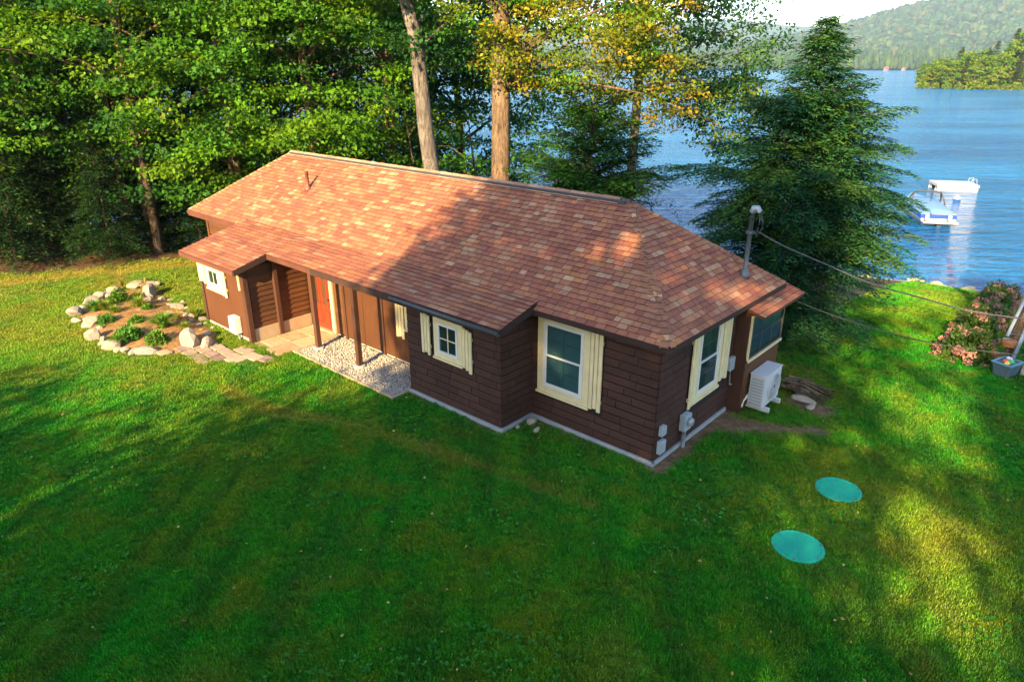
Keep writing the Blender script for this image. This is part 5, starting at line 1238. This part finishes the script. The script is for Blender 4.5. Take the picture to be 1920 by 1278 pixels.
gm_ = bpy.data.meshes.new('lawn_grass'); gm_.vertices.add(len(gx_)); gm_.vertices.foreach_set('co', np.stack([gx_, gy_, T(gx_, gy_)-.004], -1).astype('f').ravel())
for nm, arr in (('dry_sunlit', gd_), ('spin', tr_.uniform(0, 6.28, len(gx_))), ('size', (.75+.5*fbm(gx_, gy_, 1.3))*tr_.uniform(.75, 1.3, len(gx_))*(1+np.clip(gy_-12, 0, 20)*.03))):
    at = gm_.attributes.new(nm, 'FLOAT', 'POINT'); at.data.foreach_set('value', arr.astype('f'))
go = link('lawn_grass', gm_)
ng_ = bpy.data.node_groups.new('grass_scatter', 'GeometryNodeTree'); ng_.interface.new_socket('Geometry', in_out='INPUT', socket_type='NodeSocketGeometry'); ng_.interface.new_socket('Geometry', in_out='OUTPUT', socket_type='NodeSocketGeometry')
gi = ng_.nodes.new('NodeGroupInput'); gout = ng_.nodes.new('NodeGroupOutput'); iop = ng_.nodes.new('GeometryNodeInstanceOnPoints'); oi = ng_.nodes.new('GeometryNodeObjectInfo'); oi.inputs[0].default_value = tuft; oi.transform_space = 'ORIGINAL'
n1 = ng_.nodes.new('GeometryNodeInputNamedAttribute'); n1.data_type = 'FLOAT'; n1.inputs[0].default_value = 'spin'; cx = ng_.nodes.new('ShaderNodeCombineXYZ')
n2 = ng_.nodes.new('GeometryNodeInputNamedAttribute'); n2.data_type = 'FLOAT'; n2.inputs[0].default_value = 'size'
lk = ng_.links.new; lk(gi.outputs[0], iop.inputs['Points']); lk(oi.outputs['Geometry'], iop.inputs['Instance']); lk(n1.outputs['Attribute'], cx.inputs[2]); lk(cx.outputs[0], iop.inputs['Rotation']); lk(n2.outputs['Attribute'], iop.inputs['Scale']); lk(iop.outputs[0], gout.inputs[0])
mod = go.modifiers.new('scatter', 'NODES'); mod.node_group = ng_
tag(go, 'mown grass blades covering the lawn', 'grass', None, 'stuff')

wr = np.random.default_rng(23); nw = 2600
wx, wy, wd = scatter(nw*3, -12, 11, 4.5, 15); cl = fbm(wx+5, wy-8, 1.7) > .56; wx, wy = wx[cl][:nw], wy[cl][:nw]; nw = len(wx)
parts = []
for k in range(7):
    a_ = wr.uniform(0, 6.28, nw); D = np.stack([np.cos(a_), np.sin(a_), wr.uniform(.2, .8, nw)], -1); P = np.stack([wx, wy, T(wx, wy)+.025], -1); L = wr.uniform(.03, .075, nw)
    parts.append((leaf_arrays(P, D, np.array([0, 0, 1.])+wr.normal(size=(nw, 3))*.2, L, L*.55), pick(wr, [(.025, .17, .012), (.035, .19, .012), (.02, .14, .012)], nw)))
tag(link('lawn_weeds', leaves_mesh('lawn_weeds', parts, M['plant'])), 'clover and broad leaved weeds growing in the lawn', 'weeds', None, 'stuff')
lx, ly, _ = scatter(900, -16, 16, 4.5, 24); nl = len(lx); a_ = wr.uniform(0, 6.28, nl); L = wr.uniform(.03, .07, nl)
tag(link('fallen_leaves', leaves_mesh('fallen_leaves', [(leaf_arrays(np.stack([lx, ly, T(lx, ly)+.05], -1), np.stack([np.cos(a_), np.sin(a_), wr.normal(size=nl)*.3], -1), np.array([0, 0, 1.])+wr.normal(size=(nl, 3))*.35, L, L*.7), pick(wr, [(.30, .20, .07), (.38, .28, .10), (.22, .11, .04), (.30, .30, .08)], nl))], M['plant'])), 'scattered dry fallen leaves on the lawn', 'leaves', None, 'stuff')

# ================================================================== air between here and the hills
hb = MB().box(-7500, 7500, -300, 7800, -7, 520).build('haze', None)
t = NT('thin_blue_haze'); pv = t.node('ShaderNodeVolumePrincipled'); pv.inputs['Color'].default_value = (.62, .80, 1, 1); pv.inputs['Density'].default_value = .00012; pv.inputs['Anisotropy'].default_value = .2
t.link(pv.outputs[0], t.out.inputs['Volume']); hb.data.materials.append(t.m)
tag(hb, 'thin blue summer haze over the lake', 'haze', None, 'stuff')
